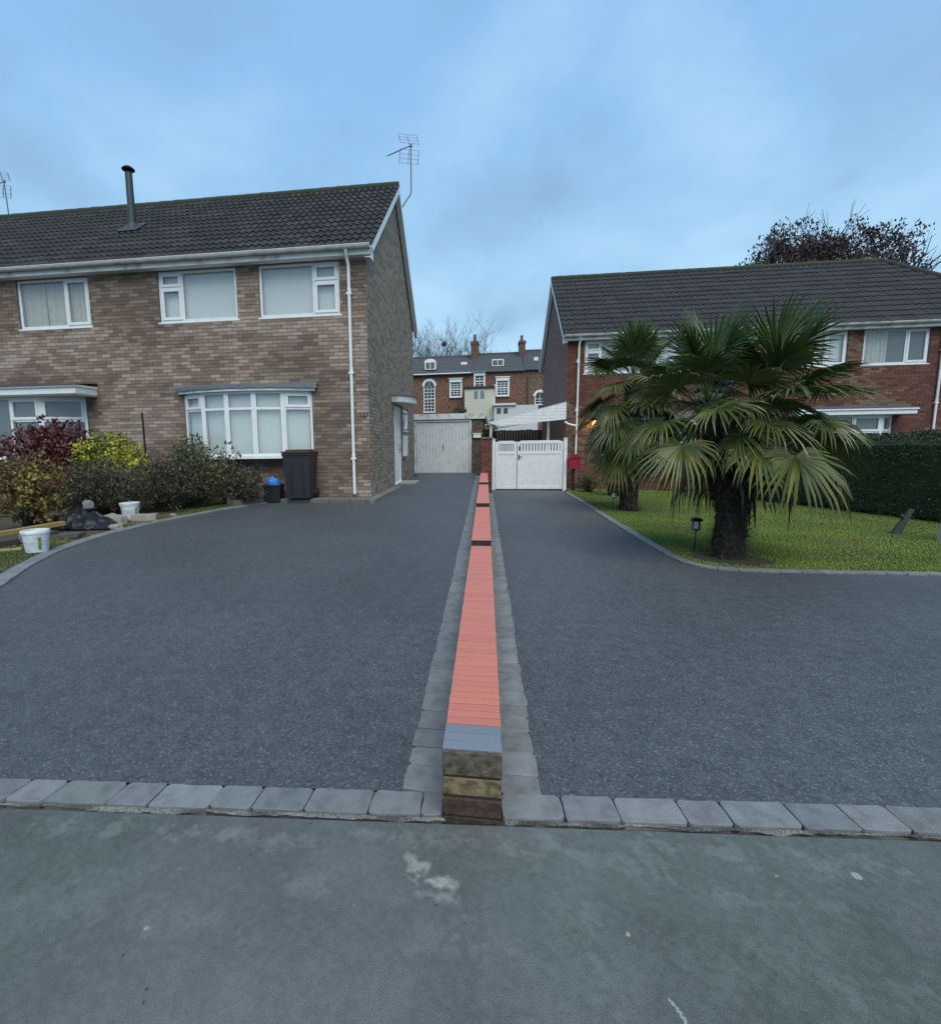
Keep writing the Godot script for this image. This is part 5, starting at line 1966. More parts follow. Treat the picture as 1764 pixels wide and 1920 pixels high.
func palms() -> void:
	var t := thing("palm", "large twin stemmed fan palm with shaggy trunk on the lawn", "palm tree", Vector3(3.0, gh(3.0, -6.64), -6.64), 0.0, "fan palms on the lawn")
	palm_stem(t, [Vector3(-0.03, -0.05, 0), Vector3(-0.06, 0.5, 0.02), Vector3(-0.17, 1.0, 0.05), Vector3(-0.36, 1.8, 0.05)], 0.17, 0.105)
	palm_stem(t, [Vector3(0.06, -0.05, -0.04), Vector3(0.08, 0.4, -0.05), Vector3(0.17, 0.95, -0.06), Vector3(0.3, 1.75, -0.05)], 0.15, 0.1)
	palm_crown(t, Vector3(-0.36, 1.9, 0.05), Vector3(-0.15, 1, 0.05), 24, 0.62, 0.6, [78, -16], 101)
	palm_crown(t, Vector3(0.32, 1.86, -0.05), Vector3(0.15, 1, -0.05), 28, 0.68, 0.63, [76, -32], 102)
	t = thing("palm", "smaller fan palm with a slim dark trunk near the red brick house", "palm tree", Vector3(3.12, gh(3.12, -11.6), -11.6), 0.6, "fan palms on the lawn")
	palm_stem(t, [Vector3(0, -0.05, 0), Vector3(0.03, 0.8, 0), Vector3(-0.02, 1.7, 0.02), Vector3(0, 2.75, 0)], 0.2, 0.15)
	palm_crown(t, Vector3(0, 2.8, 0), Vector3(0, 1, 0), 32, 0.82, 0.74, [84, -50], 103)
	# a skirt of older leaves lower on the stem
	palm_crown(t, Vector3(0, 2.2, 0), Vector3(0, 1, 0), 14, 0.74, 0.7, [-5, -55], 104)

# a bush: clumps of folded leaves on a skeleton of stems
func shrub(called: String, label: String, at: Vector3, r: Vector3, leaves: int, size: float, cols: Array, twigs: int, twigc: Color, seed_: int, group := "shrubs in the left garden", cat := "shrub") -> Node3D:
	rng.seed = seed_
	var t := thing(called, label, cat, at, 0.0, group)
	var b := MB.new()
	var ends := []
	for i in twigs:
		var d := rdir()
		d.y = absf(d.y) * 0.9 + 0.1
		var tip := Vector3(d.x * r.x, 0.06 + d.y * 2.0 * r.y * 0.98, d.z * r.z) * rnd(0.7, 1.0)
		var p0 := Vector3(rnd(-0.12, 0.12) * r.x, -0.03, rnd(-0.12, 0.12) * r.z)
		var m := p0.lerp(tip, 0.45) + Vector3(0, 0.18 * r.y, 0) + rdir() * 0.07
		b.col = twigc * rnd(0.6, 1.4)
		b.tube([p0, p0.lerp(m, 0.5) + rdir() * 0.03, m, m.lerp(tip, 0.6) + rdir() * 0.04, tip], [0.012, 0.009, 0.007, 0.005, 0.002], 4, false)
		ends.append(m); ends.append(tip); ends.append(m.lerp(tip, 0.6))
		for k in 3:
			var q := m.lerp(tip, rnd(0.1, 0.9))
			var e := q + (rdir() + Vector3.UP * 0.5) * rnd(0.08, 0.26) * r.y
			b.tube([q, e], [0.004, 0.0015], 3, false)
			ends.append(e)
	part(t, "stem", b, M.bark)
	b = MB.new()
	for i in leaves:
		var p: Vector3
		if rng.randf() < 0.55 and ends.size():
			p = ends[rng.randi() % ends.size()] + rdir() * rnd(0.01, 0.1)
		else:
			var d := rdir()
			var k := pow(rng.randf(), 0.33)
			k *= 0.86 + 0.28 * noise.get_noise_3d(d.x * 130 + seed_, d.y * 130, d.z * 130)
			p = Vector3(d.x * r.x * k, r.y + d.y * r.y * k, d.z * r.z * k)
		if p.y < 0.02:
			p.y = rnd(0.02, 0.2)
		var dir := (rdir() + Vector3.UP * 0.4).normalized()
		var sd := dir.cross(rdir()).normalized()
		var cc: Array = cols[mini(cols.size() - 1, int(clampf(0.5 + 0.8 * noise.get_noise_3d(p.x * 110 + seed_, p.y * 110, p.z * 110) + rnd(-0.3, 0.3), 0, 0.999) * cols.size()))]
		b.col = Color(cc[0], cc[1], cc[2]) * rnd(0.7, 1.25)
		var l := size * rnd(0.45, 1.0) if rng.randf() < 0.7 else size * rnd(1.0, 1.7)
		b.leaf(p, dir, sd, l, l * 0.55)
	part(t, "foliage", b, M.leaf)
	return t

var dome := []

func limb(b: MB, ends: Array, p: Vector3, d: Vector3, len: float, r: float, depth: int, up: float, kids: int) -> void:
	var q := p + d * len * 0.5 + rdir() * len * 0.06
	var d2 := (d + rdir() * 0.16 + Vector3.UP * up * 0.3).normalized()
	var e := q + d2 * len * 0.5
	b.tube([p, q, e], [r, r * 0.85, r * 0.7], 7 if r > 0.08 else (4 if r > 0.02 else 3), false)
	if depth == 0 or (depth < 3 and dome.size() and ((e - dome[0]) / dome[1]).length() > rnd(0.82, 1.1)):
		ends.append([e, d2])
		return
	var n := kids if depth > 1 else kids + 1
	for k in n:
		var s := d2.cross(rdir()).normalized()
		var nd := (d2 * rnd(0.75, 1.0) + s * rnd(0.35, 0.8) + Vector3.UP * up).normalized()
		limb(b, ends, p.lerp(e, rnd(0.55, 1.0)) if k else e, nd, len * rnd(0.62, 0.82), r * rnd(0.5, 0.66), depth - 1, up, kids)

func bare_tree(label: String, at: Vector3, h: float, seed_: int, depth: int, up: float, spread: float, leafy: Array, group: String) -> Node3D:
	rng.seed = seed_
	var t := thing("bare_tree", label, "tree", at, 0.0, group)
	var b := MB.new()
	var ends := []
	b.col = Color(0.075, 0.062, 0.055)
	var th := h * 0.3
	var rad := h * (0.02 if leafy else 0.012)
	b.tube([Vector3(0, -0.2, 0), Vector3(0.05, th * 0.5, 0), Vector3(0, th, 0)], [rad * 1.3, rad, rad * 0.9], 9, false)
	part(t, "trunk", b, M.bark)
	b = MB.new()
	b.col = Color(0.085, 0.07, 0.062) if leafy else Color(0.13, 0.115, 0.11)  # far bare crowns paler: distance haze mixed into the bark colour
	for k in (10 if leafy else 6):
		var a := TAU * k / (10.0 if leafy else 6.0) + rnd(-0.4, 0.4)
		limb(b, ends, Vector3(0, th * rnd(0.8, 1.0), 0), Vector3(cos(a) * spread, rnd(0.7, 1.1), sin(a) * spread).normalized(), h * 0.24, rad * 0.6, depth, up, 3)
	part(t, "crown", b, M.bark)
	if leafy:
		b = MB.new()
		var mid: Vector3 = leafy[0]
		for e in ends:
			var p: Vector3 = e[0]
			var q := (p - mid) / Vector3(leafy[1], leafy[2], leafy[1])
			if q.length() + 0.8 * noise.get_noise_3d(p.x * 30, p.y * 30, p.z * 30) > 0.95:
				continue
			for k in 9:
				var cc: Array = [[0.06, 0.022, 0.028], [0.045, 0.022, 0.026], [0.05, 0.042, 0.03], [0.085, 0.04, 0.035]][rng.randi() % 4]
				b.col = Color(cc[0], cc[1], cc[2])
				var dir: Vector3 = (e[1] + rdir() * 0.9).normalized()
				b.leaf(p + rdir() * 0.22, dir, dir.cross(rdir()).normalized(), rnd(0.12, 0.24), rnd(0.08, 0.14))
		part(t, "foliage", b, M.leaf)
	return t

func plants() -> void:
	var yel := [[0.1, 0.14, 0.015], [0.2, 0.22, 0.02], [0.36, 0.34, 0.03], [0.46, 0.42, 0.05]]
	var olive := [[0.045, 0.052, 0.022], [0.07, 0.075, 0.03], [0.11, 0.09, 0.042], [0.15, 0.145, 0.055]]
	var brown := [[0.045, 0.042, 0.028], [0.065, 0.06, 0.038], [0.085, 0.07, 0.048], [0.1, 0.095, 0.055]]
	var red := [[0.045, 0.008, 0.012], [0.07, 0.014, 0.018], [0.1, 0.02, 0.024], [0.13, 0.04, 0.035]]
	var green := [[0.03, 0.055, 0.012], [0.06, 0.095, 0.018], [0.1, 0.13, 0.025]]
	var autumn := [[0.06, 0.06, 0.02], [0.12, 0.1, 0.03], [0.25, 0.19, 0.03], [0.12, 0.035, 0.03], [0.3, 0.27, 0.06]]
	var y := func(x: float, z: float) -> float: return gh(x, z) + 0.02
	shrub("red_shrub", "dark purple red shrub in front of the box bay window", Vector3(-8.75, y.call(-8.75, -9.1), -9.1), Vector3(1.4, 0.94, 0.7), 9000, 0.085, red, 60, Color(0.05, 0.03, 0.028), 201)
	shrub("yellow_shrub", "bright yellow green rounded shrub below the bare brick between bays", Vector3(-7.3, y.call(-7.3, -8.9), -8.9), Vector3(0.85, 0.82, 0.6), 6000, 0.075, yel, 50, Color(0.08, 0.06, 0.04), 202)
	shrub("autumn_shrub", "shrub with yellow and rust leaves at the left picture edge", Vector3(-6.95, y.call(-6.95, -6.75), -6.75), Vector3(0.66, 0.66, 0.5), 3400, 0.065, autumn, 60, Color(0.06, 0.045, 0.035), 203)
	shrub("twiggy_shrub", "dark twiggy brown shrub behind the black plastic sheeting", Vector3(-6.95, y.call(-6.95, -8.1), -8.1), Vector3(1.15, 0.56, 0.62), 6500, 0.045, brown, 160, Color(0.045, 0.037, 0.03), 204)
	shrub("green_shrub", "rounded light green shrub beside the bow window", Vector3(-6.25, y.call(-6.25, -10.0), -10.0), Vector3(0.5, 0.82, 0.42), 3600, 0.05, green, 40, Color(0.06, 0.05, 0.035), 205)
	shrub("olive_shrub", "broad olive brown shrub in front of the bow window", Vector3(-5.75, y.call(-5.75, -9.25), -9.25), Vector3(0.95, 0.66, 0.62), 5600, 0.05, olive, 130, Color(0.06, 0.05, 0.04), 206)
	shrub("sparse_shrub", "sparse low shrub of brown stems beside the dark wheelie bin", Vector3(-5.0, y.call(-5.0, -9.75), -9.75), Vector3(0.62, 0.44, 0.42), 2400, 0.045, brown, 120, Color(0.06, 0.05, 0.042), 207)
	shrub("brown_shrub", "dense dark brown shrub between the yellow green and olive shrubs", Vector3(-6.1, y.call(-6.1, -8.75), -8.75), Vector3(0.75, 0.55, 0.5), 4200, 0.045, brown, 130, Color(0.05, 0.04, 0.033), 212)
	shrub("leggy_plant", "leggy green plant standing against the bow window panes", Vector3(-5.35, y.call(-5.35, -9.75), -9.75), Vector3(0.42, 0.75, 0.25), 260, 0.075, [[0.05, 0.075, 0.04], [0.08, 0.1, 0.05], [0.16, 0.11, 0.09]], 14, Color(0.07, 0.06, 0.04), 208, "", "plant")
	shrub("low_plant", "low dark plant at the foot of the red box by the gate", Vector3(3.25, y.call(3.25, -16.6), -16.6), Vector3(0.45, 0.3, 0.3), 1200, 0.06, olive, 30, Color(0.06, 0.05, 0.04), 209, "", "plant")
	shrub("garden_bush", "dark green bush rising above the garage roof", Vector3(-1.35, 0.2, -27.0), Vector3(0.85, 1.65, 0.7), 5000, 0.11, [[0.02, 0.035, 0.018], [0.035, 0.05, 0.022]], 30, Color(0.05, 0.04, 0.03), 210, "", "bush")
	shrub("climbing_plant", "dark ragged climber between the garage and the lean to canopy", Vector3(0.12, -0.1, -20.6), Vector3(0.4, 1.3, 0.35), 2600, 0.085, [[0.03, 0.035, 0.018], [0.05, 0.05, 0.022], [0.12, 0.04, 0.03], [0.07, 0.07, 0.03]], 40, Color(0.05, 0.04, 0.03), 211, "", "plant")
	# clipped dark hedge on the right
	rng.seed = 300
	var t := thing("hedge", "tall clipped dark green hedge along the right side of the lawn", "hedge", Vector3(8.6, gh(8.6, -12.0), -12.0), 0.28)
	var b := MB.new()
	b.col = Color(0.026, 0.046, 0.016)
	b.cbox(Vector3(-0.35, 0, -3.4), Vector3(1.0, 1.6, 3.5), 0.1)
	part(t, "core", b, M.leaf)
	b = MB.new()
	for i in 22000:
		var p := Vector3(rnd(-0.45, 1.1), rnd(0.0, 1.72), rnd(-3.5, 3.6))
		match rng.randi() % 3:
			0: p.x = -0.42 + rnd(-0.07, 0.06)
			1: p.y = 1.66 + rnd(-0.06, 0.08)
			2: p.z = 3.56 + rnd(-0.06, 0.06)
		var wob := 0.08 * noise.get_noise_3d(p.x * 60, p.y * 60, p.z * 60)
		p += Vector3(wob, wob, 0)
		var dir := (rdir() + Vector3(-0.3, 0.3, 0.2)).normalized()
		b.col = Color(0.016, 0.034, 0.014).lerp(Color(0.04, 0.065, 0.02), rng.randf() * rng.randf())
		b.leaf(p, dir, dir.cross(rdir()).normalized(), rnd(0.04, 0.08), rnd(0.02, 0.04))
	part(t, "foliage", b, M.leaf)
	# topiary ball in a pot
	t = thing("topiary", "clipped green ball shrub in a dark pot beside the smaller palm", "potted plant", Vector3(3.75, gh(3.75, -15.4), -15.4))
	b = MB.new()
	b.col = Color(0.035, 0.03, 0.03)
	b.lathe(Vector3.ZERO, [Vector2(0.001, 0.0), Vector2(0.17, 0.0), Vector2(0.24, 0.34), Vector2(0.28, 0.35), Vector2(0.28, 0.41), Vector2(0.24, 0.41), Vector2(0.23, 0.36), Vector2(0.001, 0.36)], 18)
	part(t, "pot", b, M.satin)
	b = MB.new()
	b.col = Color(0.05, 0.04, 0.03)
	b.tube([Vector3(0, 0.36, 0), Vector3(0.01, 0.62, 0)], [0.03], 7)
	part(t, "stem", b, M.bark)
	b = MB.new()
	for i in 3800:
		var d := rdir()
		var p := Vector3(0, 0.86, 0) + d * 0.34 * rnd(0.82, 1.03)
		var dir := (d + rdir()).normalized()
		b.col = Color(0.02, 0.036, 0.012).lerp(Color(0.075, 0.1, 0.03), rng.randf() * rng.randf())
		b.leaf(p, dir, dir.cross(rdir()).normalized(), rnd(0.03, 0.06), rnd(0.02, 0.035))
	part(t, "foliage", b, M.leaf)
	# trees
	dome = [Vector3(0, 9.0, 0), Vector3(5.2, 5.7, 5.2)]
	bare_tree("half bare tree with dark plum leaves behind the hipped roof", Vector3(19.3, -0.3, -34.5), 15.0, 411, 5, 0.24, 0.8, [Vector3(-0.2, 11.2, 0), 4.8, 3.4], "trees beyond the houses")
	dome = []
	var far := "trees beyond the houses"
	var nest := bare_tree("tall bare tree with a dark nest above the old terrace", Vector3(-3.1, 0, -58), 15.0, 402, 5, 0.2, 0.7, [], far)
	b = MB.new()
	b.col = Color(0.02, 0.018, 0.016)
	rng.seed = 77
	for k in 120:
		var d := rdir() * 0.3
		b.bar(Vector3(-1.5, 12.2, 1.2) + d * 0.8, Vector3(-1.5, 12.2, 1.2) - d.rotated(Vector3.UP, rnd(-1, 1)) * 0.9, 0.03, 0.03)
	part(nest, "nest", b, M.bark)
	bare_tree("small bare tree left of the nest tree behind the terrace roof", Vector3(-6.4, 0, -60), 13.2, 403, 5, 0.2, 0.8, [], far)
	bare_tree("bare tree half hidden behind the gable of the buff house", Vector3(-9.3, 0, -52), 14.2, 404, 5, 0.3, 0.6, [], far)
	bare_tree("low bare tree peeping over the terrace right of its first chimney", Vector3(0.6, 0, -62), 13.0, 405, 5, 0.2, 0.7, [], far)

# ---------------------------------------------------------------- small things
func bucket(label: String, at: Vector3, turn: float, lid: bool) -> void:
	var t := thing("plastic_tub", label, "bucket", at, turn, "white plastic tubs")
	var b := MB.new()
	b.col = Color(0.78, 0.8, 0.8)
	var pr := [Vector2(0.001, 0.0), Vector2(0.115, 0.0), Vector2(0.12, 0.01), Vector2(0.148, 0.235), Vector2(0.156, 0.24), Vector2(0.158, 0.265), Vector2(0.152, 0.285)]
	if not lid:
		pr.append_array([Vector2(0.145, 0.285), Vector2(0.14, 0.24), Vector2(0.112, 0.02), Vector2(0.001, 0.02)])
	b.lathe(Vector3.ZERO, pr, 28, 1.0, 0.86)
	part(t, "body", b, M.satin)
	if lid:
		b = MB.new()
		b.col = Color(0.82, 0.84, 0.85)
		b.lathe(Vector3.ZERO, [Vector2(0.162, 0.262), Vector2(0.166, 0.288), Vector2(0.155, 0.292), Vector2(0.145, 0.284), Vector2(0.001, 0.286)], 28, 1.0, 0.86)
		part(t, "lid", b, M.satin)
	# printed wrap: pale panels and a green band
	for q in [[0.0, 0.45, Color(0.68, 0.72, 0.74)], [0.5, 0.62, Color(0.14, 0.3, 0.06)], [0.66, 0.95, Color(0.62, 0.7, 0.78)]]:
		b = MB.new()
		b.col = q[2]
		var a0: float = -2.3 + q[0] * 2.2
		var a1: float = -2.3 + q[1] * 2.2
		for k in 6:
			var t0 := lerpf(a0, a1, k / 6.0)
			var t1 := lerpf(a0, a1, (k + 1) / 6.0)
			var f := func(a: float, y: float) -> Vector3:
				var r := lerpf(0.1205, 0.1485, (y - 0.01) / 0.225) + 0.001
				return Vector3(cos(a) * r, y, -sin(a) * r * 0.86)
			b.quad(f.call(t0, 0.04), f.call(t1, 0.04), f.call(t1, 0.2), f.call(t0, 0.2))
		part(t, "print", b, M.satin)
	b = MB.new()
	b.col = Color(0.3, 0.31, 0.32)
	var pts := []
	for k in 9:
		var a := PI * k / 8.0
		pts.append(Vector3(cos(a) * 0.158, 0.24 - 0.11 * sin(a), 0.136 * sin(a) + 0.02))
	b.tube(pts, [0.003], 5)
	part(t, "handle", b, M.satin)

func plank(called: String, label: String, a: Vector3, c: Vector3, w: float, h: float, col: Color, cat := "plank") -> void:
	var m := (a + c) / 2
	var d := c - a
	var t := thing(called, label, cat, m, atan2(-d.z, d.x))
	var len := Vector2(d.x, d.z).length()
	t.rotation.z = atan2(d.y, len)
	var b := MB.new()
	var n := 5
	for k in n:
		# slightly warped board
		b.col = col * rnd(0.9, 1.1)
		var x0 := -d.length() / 2 + d.length() * k / n
		var x1 := x0 + d.length() / n
		var y0 := 0.004 * sin(k * 1.7)
		var y1 := 0.004 * sin((k + 1) * 1.7)
		var p := [Vector3(x0, y0, w / 2), Vector3(x1, y1, w / 2), Vector3(x1, y1, -w / 2), Vector3(x0, y0, -w / 2)]
		var u := Vector3(0, h, 0)
		b.quad(p[0] + u, p[1] + u, p[2] + u, p[3] + u)
		b.quad(p[0], p[1], p[1] + u, p[0] + u)
		b.quad(p[2], p[3], p[3] + u, p[2] + u)
		b.quad(p[3], p[2], p[1], p[0])
		if k == 0:
			b.quad(p[3], p[0], p[0] + u, p[3] + u)
		if k == n - 1:
			b.quad(p[1], p[2], p[2] + u, p[1] + u)
	part(t, "board", b, M.wood)

func lump(called: String, label: String, cat: String, at: Vector3, r: Vector3, col: Color, rough: float, matl: Material, seed_: int, bumps := 60.0, base := 0.0) -> Node3D:
	var t := thing(called, label, cat, at)
	var b := MB.new()
	var nu := 26
	var nv := 14
	var g0 := func(i: int, j: int) -> Vector3:
		var a := TAU * (i % nu) / nu
		var e := lerpf(-0.25, PI / 2, j / float(nv))
		var d := Vector3(cos(a) * cos(e), sin(e), sin(a) * cos(e))
		var k: float = 1.0 + rough * noise.get_noise_3d(d.x * bumps + seed_ * 13.0, d.y * bumps, d.z * bumps) + rough * 0.5 * noise.get_noise_3d(d.x * bumps * 2.7, d.y * bumps * 2.7 + seed_ * 7.0, d.z * bumps * 2.7)
		return Vector3(d.x * r.x, base + d.y * r.y, d.z * r.z) * k
	for j in nv:
		for i in nu:
			b.col = col * rnd(0.9, 1.1)
			b.quad(g0.call(i + 1, j), g0.call(i, j), g0.call(i, j + 1), g0.call(i + 1, j + 1))
	part(t, "body", b, matl)
	return t

func solar_light(label: String, at: Vector3, pale: bool) -> void:
	var t := thing("solar_light", label, "garden light", at, 0.3, "stake lights in the lawn")
	var b := MB.new()
	b.col = Color(0.015, 0.015, 0.015)
	b.tube([Vector3(0, -0.03, 0), Vector3(0.01, 0.3, 0)], [0.009], 8)
	part(t, "stake", b, M.satin)
	b = MB.new()
	b.col = Color(0.015, 0.015, 0.015)
	b.lathe(Vector3(0.01, 0.29, 0), [Vector2(0.012, 0), Vector2(0.05, 0.02), Vector2(0.05, 0.03), Vector2(0.001, 0.032)], 14)
	b.lathe(Vector3(0.01, 0.43, 0), [Vector2(0.001, -0.01), Vector2(0.07, -0.01), Vector2(0.075, 0.005), Vector2(0.05, 0.03), Vector2(0.001, 0.035)], 14)
	for k in 4:
		var a := TAU * k / 4
		b.bar(Vector3(0.01 + cos(a) * 0.05, 0.31, sin(a) * 0.05), Vector3(0.01 + cos(a) * 0.055, 0.425, sin(a) * 0.055), 0.008, 0.008)
	part(t, "cage", b, M.satin)
	b = MB.new()
	b.col = Color(0.6, 0.62, 0.6) if pale else Color(0.4, 0.42, 0.42)
	b.lathe(Vector3(0.01, 0.318, 0), [Vector2(0.001, 0), Vector2(0.04, 0.0), Vector2(0.045, 0.1), Vector2(0.001, 0.1)], 14)
	part(t, "diffuser", b, M.satin)

func small_things() -> void:
	# raised paving round the corner of the buff house
	var b := MB.new()
	var paving := struct("house_path", b, M.rough, "narrow raised concrete path round the corner of the buff house")
	var x := -4.6
	var top := 0.262
	while x < -2.36:
		var w := minf(0.45, -2.35 - x)
		b = MB.new()
		b.col = Color(0.2, 0.18, 0.165) * rnd(0.88, 1.12)
		b.cbox(Vector3(x, 0.08, -10.66), Vector3(x + w - 0.008, top + rnd(-0.004, 0.004), -10.12), 0.01)
		part(paving, "slab", b, M.rough)
		x += 0.45
	var z := -10.12
	while z > -14.2:
		b = MB.new()
		b.col = Color(0.26, 0.25, 0.22) * rnd(0.9, 1.1)
		b.cbox(Vector3(-2.5, 0.1, z - 0.59), Vector3(-2.28, top - 0.0 - maxf(0, (-z - 11.0) * 0.008), z), 0.01)
		part(paving, "slab", b, M.rough)
		z -= 0.6
	b = MB.new()
	b.col = Color(0.42, 0.41, 0.38)
	b.cbox(Vector3(-2.48, 0.2, -15.1), Vector3(-1.98, 0.3, -14.2), 0.012)
	part(paving, "doorstep", b, M.rough)
	# wheelie bin
	var t := thing("wheelie_bin", "dark grey wheelie bin with brown lid against the buff house", "bin", Vector3(-3.9, 0.262, -10.28), 0.05)
	b = MB.new()
	b.col = Color(0.028, 0.029, 0.036)
	var lo := [Vector2(-0.24, 0.27), Vector2(0.24, 0.27), Vector2(0.24, -0.2), Vector2(-0.24, -0.2)]
	var hi := [Vector2(-0.285, 0.33), Vector2(0.285, 0.33), Vector2(0.285, -0.3), Vector2(-0.285, -0.3)]
	for k in 4:
		var q := (k + 1) % 4
		b.quad(Vector3(lo[k].x, 0.03, lo[k].y), Vector3(lo[q].x, 0.03, lo[q].y), Vector3(hi[q].x, 0.96, hi[q].y), Vector3(hi[k].x, 0.96, hi[k].y))
	b.quad(Vector3(-0.24, 0.03, -0.2), Vector3(0.24, 0.03, -0.2), Vector3(0.24, 0.03, 0.27), Vector3(-0.24, 0.03, 0.27))
	b.cbox(Vector3(-0.3, 0.92, -0.32), Vector3(0.3, 0.97, 0.35), 0.012)
	for xx in [-0.13, 0.13]:
		b.cbox(Vector3(xx - 0.015, 0.1, 0.275), Vector3(xx + 0.015, 0.85, 0.325), 0.01)
	part(t, "body", b, M.satin)
	b = MB.new()
	b.col = Color(0.075, 0.05, 0.035)
	b.cbox(Vector3(-0.305, 0.972, -0.3), Vector3(0.305, 1.01, 0.365), 0.015)
	b.cbox(Vector3(-0.24, 1.008, -0.22), Vector3(0.24, 1.045, 0.28), 0.03)
	part(t, "lid", b, M.satin)
	b = MB.new()
	b.col = Color(0.02, 0.02, 0.022)
	b.tube([Vector3(-0.26, 0.94, -0.36), Vector3(0.26, 0.94, -0.36)], [0.018], 8)
	part(t, "handle", b, M.satin)
	for xx in [-0.27, 0.27]:
		b = MB.new()
		b.col = Color(0.02, 0.02, 0.02)
		b.tube([Vector3(xx - 0.025, 0.1, -0.22), Vector3(xx + 0.025, 0.1, -0.22)], [0.1], 16)
		part(t, "wheel", b, M.satin)
	# recycling box with a blue bag
	t = thing("recycling_box", "low black recycling box beside the dark wheelie bin", "box", Vector3(-4.5, 0.2, -10.2), 0.1)
	b = MB.new()
	b.col = Color(0.018, 0.018, 0.02)
	for k in 4:
		var q := (k + 1) % 4
		var l2 := [Vector2(-0.16, 0.14), Vector2(0.16, 0.14), Vector2(0.16, -0.14), Vector2(-0.16, -0.14)]
		var p0: Vector2 = l2[k]; var p1: Vector2 = l2[q]
		b.quad(Vector3(p0.x, 0, p0.y), Vector3(p1.x, 0, p1.y), Vector3(p1.x * 1.18, 0.36, p1.y * 1.18), Vector3(p0.x * 1.18, 0.36, p0.y * 1.18))
		b.quad(Vector3(p1.x, 0.02, p1.y) * Vector3(0.94, 1, 0.94), Vector3(p0.x, 0.02, p0.y) * Vector3(0.94, 1, 0.94), Vector3(p0.x * 1.1, 0.36, p0.y * 1.1), Vector3(p1.x * 1.1, 0.36, p1.y * 1.1))
		b.bar(Vector3(p0.x * 1.16, 0.355, p0.y * 1.16), Vector3(p1.x * 1.16, 0.355, p1.y * 1.16), 0.03, 0.025)
	b.quad(Vector3(-0.16, 0.01, 0.14), Vector3(0.16, 0.01, 0.14), Vector3(0.16, 0.01, -0.14), Vector3(-0.16, 0.01, -0.14))
	part(t, "body", b, M.satin)
	lump("blue_bag", "bright blue plastic bag stuffed in the recycling box", "bag", Vector3(-4.5, 0.4, -10.2), Vector3(0.17, 0.24, 0.14), Color(0.03, 0.2, 0.6), 0.3, M.satin, 3, 70.0, 0.05)
	plank("stick", "thin pale stick leaning out of the recycling box", Vector3(-4.62, 0.45, -10.15), Vector3(-4.72, 0.78, -10.1), 0.02, 0.02, Color(0.45, 0.42, 0.36), "stick")
	# building leftovers in the left garden
	bucket("open white plastic tub near the curved edging, closest to the street", Vector3(-5.56, gh(-5.56, -5.42) + 0.022, -5.42), 0.5, false)
	bucket("lidded white plastic tub beside the pale concrete block", Vector3(-6.12, gh(-6.12, -7.85) + 0.022, -7.85), 0.9, true)
	var gy := gh(-6.4, -7.2) + 0.02
	sheeting(Vector3(-6.45, gy + 0.015, -7.05))
	lump("rubble_sack", "pale crumpled sack of rubble beside the black plastic sheeting", "sack", Vector3(-5.98, gy, -7.3), Vector3(0.2, 0.17, 0.16), Color(0.34, 0.31, 0.25), 0.35, M.rough, 8)
	lump("grey_bundle", "grey bundle on top of the black plastic sheeting", "bundle", Vector3(-6.36, gy + 0.27, -7.2), Vector3(0.085, 0.1, 0.08), Color(0.26, 0.27, 0.28), 0.3, M.rough, 9, 60.0, 0.04)
	lump("stone", "pale stone lying by the garden edging", "stone", Vector3(-5.72, gh(-5.72, -6.98) + 0.02, -6.98), Vector3(0.11, 0.07, 0.08), Color(0.36, 0.33, 0.27), 0.4, M.rough, 10)
	lump("stone", "small grey stone in the grass past the concrete block", "stone", Vector3(-5.55, gh(-5.55, -8.2) + 0.02, -8.2), Vector3(0.07, 0.05, 0.06), Color(0.3, 0.3, 0.28), 0.4, M.rough, 11)
	plank("concrete_block", "pale flat concrete block lying by the lidded tub", Vector3(-5.98, gh(-5.8, -7.75) + 0.02, -7.72), Vector3(-5.62, gh(-5.8, -7.75) + 0.02, -7.86), 0.2, 0.1, Color(0.42, 0.39, 0.33), "block")
	plank("timber_plank", "long yellowish timber plank lying over rubble at the left edge", Vector3(-6.75, gy + 0.07, -5.0), Vector3(-6.36, gy + 0.09, -6.7), 0.1, 0.06, Color(0.4, 0.27, 0.1))
	plank("timber_plank", "dark weathered board under the long yellowish plank", Vector3(-6.5, gy - 0.03, -4.9), Vector3(-6.15, gy + 0.01, -6.3), 0.2, 0.07, Color(0.07, 0.06, 0.055))
	plank("timber_plank", "flat dark board behind the open tub", Vector3(-6.3, gy - 0.02, -6.2), Vector3(-5.75, gy - 0.01, -6.35), 0.22, 0.05, Color(0.12, 0.105, 0.09))
	plank("timber_plank", "short pale offcut in the grass left of the open tub", Vector3(-6.1, gh(-6, -5.4) + 0.02, -5.35), Vector3(-5.86, gh(-6, -5.4) + 0.025, -5.5), 0.07, 0.03, Color(0.45, 0.37, 0.18))
	plank("timber_plank", "pale thin board in front of the rubble sack", Vector3(-6.1, gy, -6.85), Vector3(-5.72, gy + 0.03, -7.15), 0.12, 0.025, Color(0.4, 0.33, 0.22))
	plank("timber_plank", "thin grey brown lath pointing at the concrete block", Vector3(-5.95, gy, -7.1), Vector3(-5.5, gy + 0.01, -7.55), 0.05, 0.03, Color(0.2, 0.17, 0.12))
	plank("timber_plank", "lower weathered board on edge beside the sparse shrub", Vector3(-5.05, gh(-5, -9.6), -9.45), Vector3(-4.62, gh(-4.8, -10.2), -10.3), 0.05, 0.13, Color(0.2, 0.17, 0.13))
	plank("timber_plank", "upper weathered board behind the edging near the recycling box", Vector3(-5.2, gh(-5, -9.6) + 0.02, -9.5), Vector3(-4.78, gh(-4.8, -10.2) + 0.02, -10.4), 0.05, 0.19, Color(0.24, 0.2, 0.15))
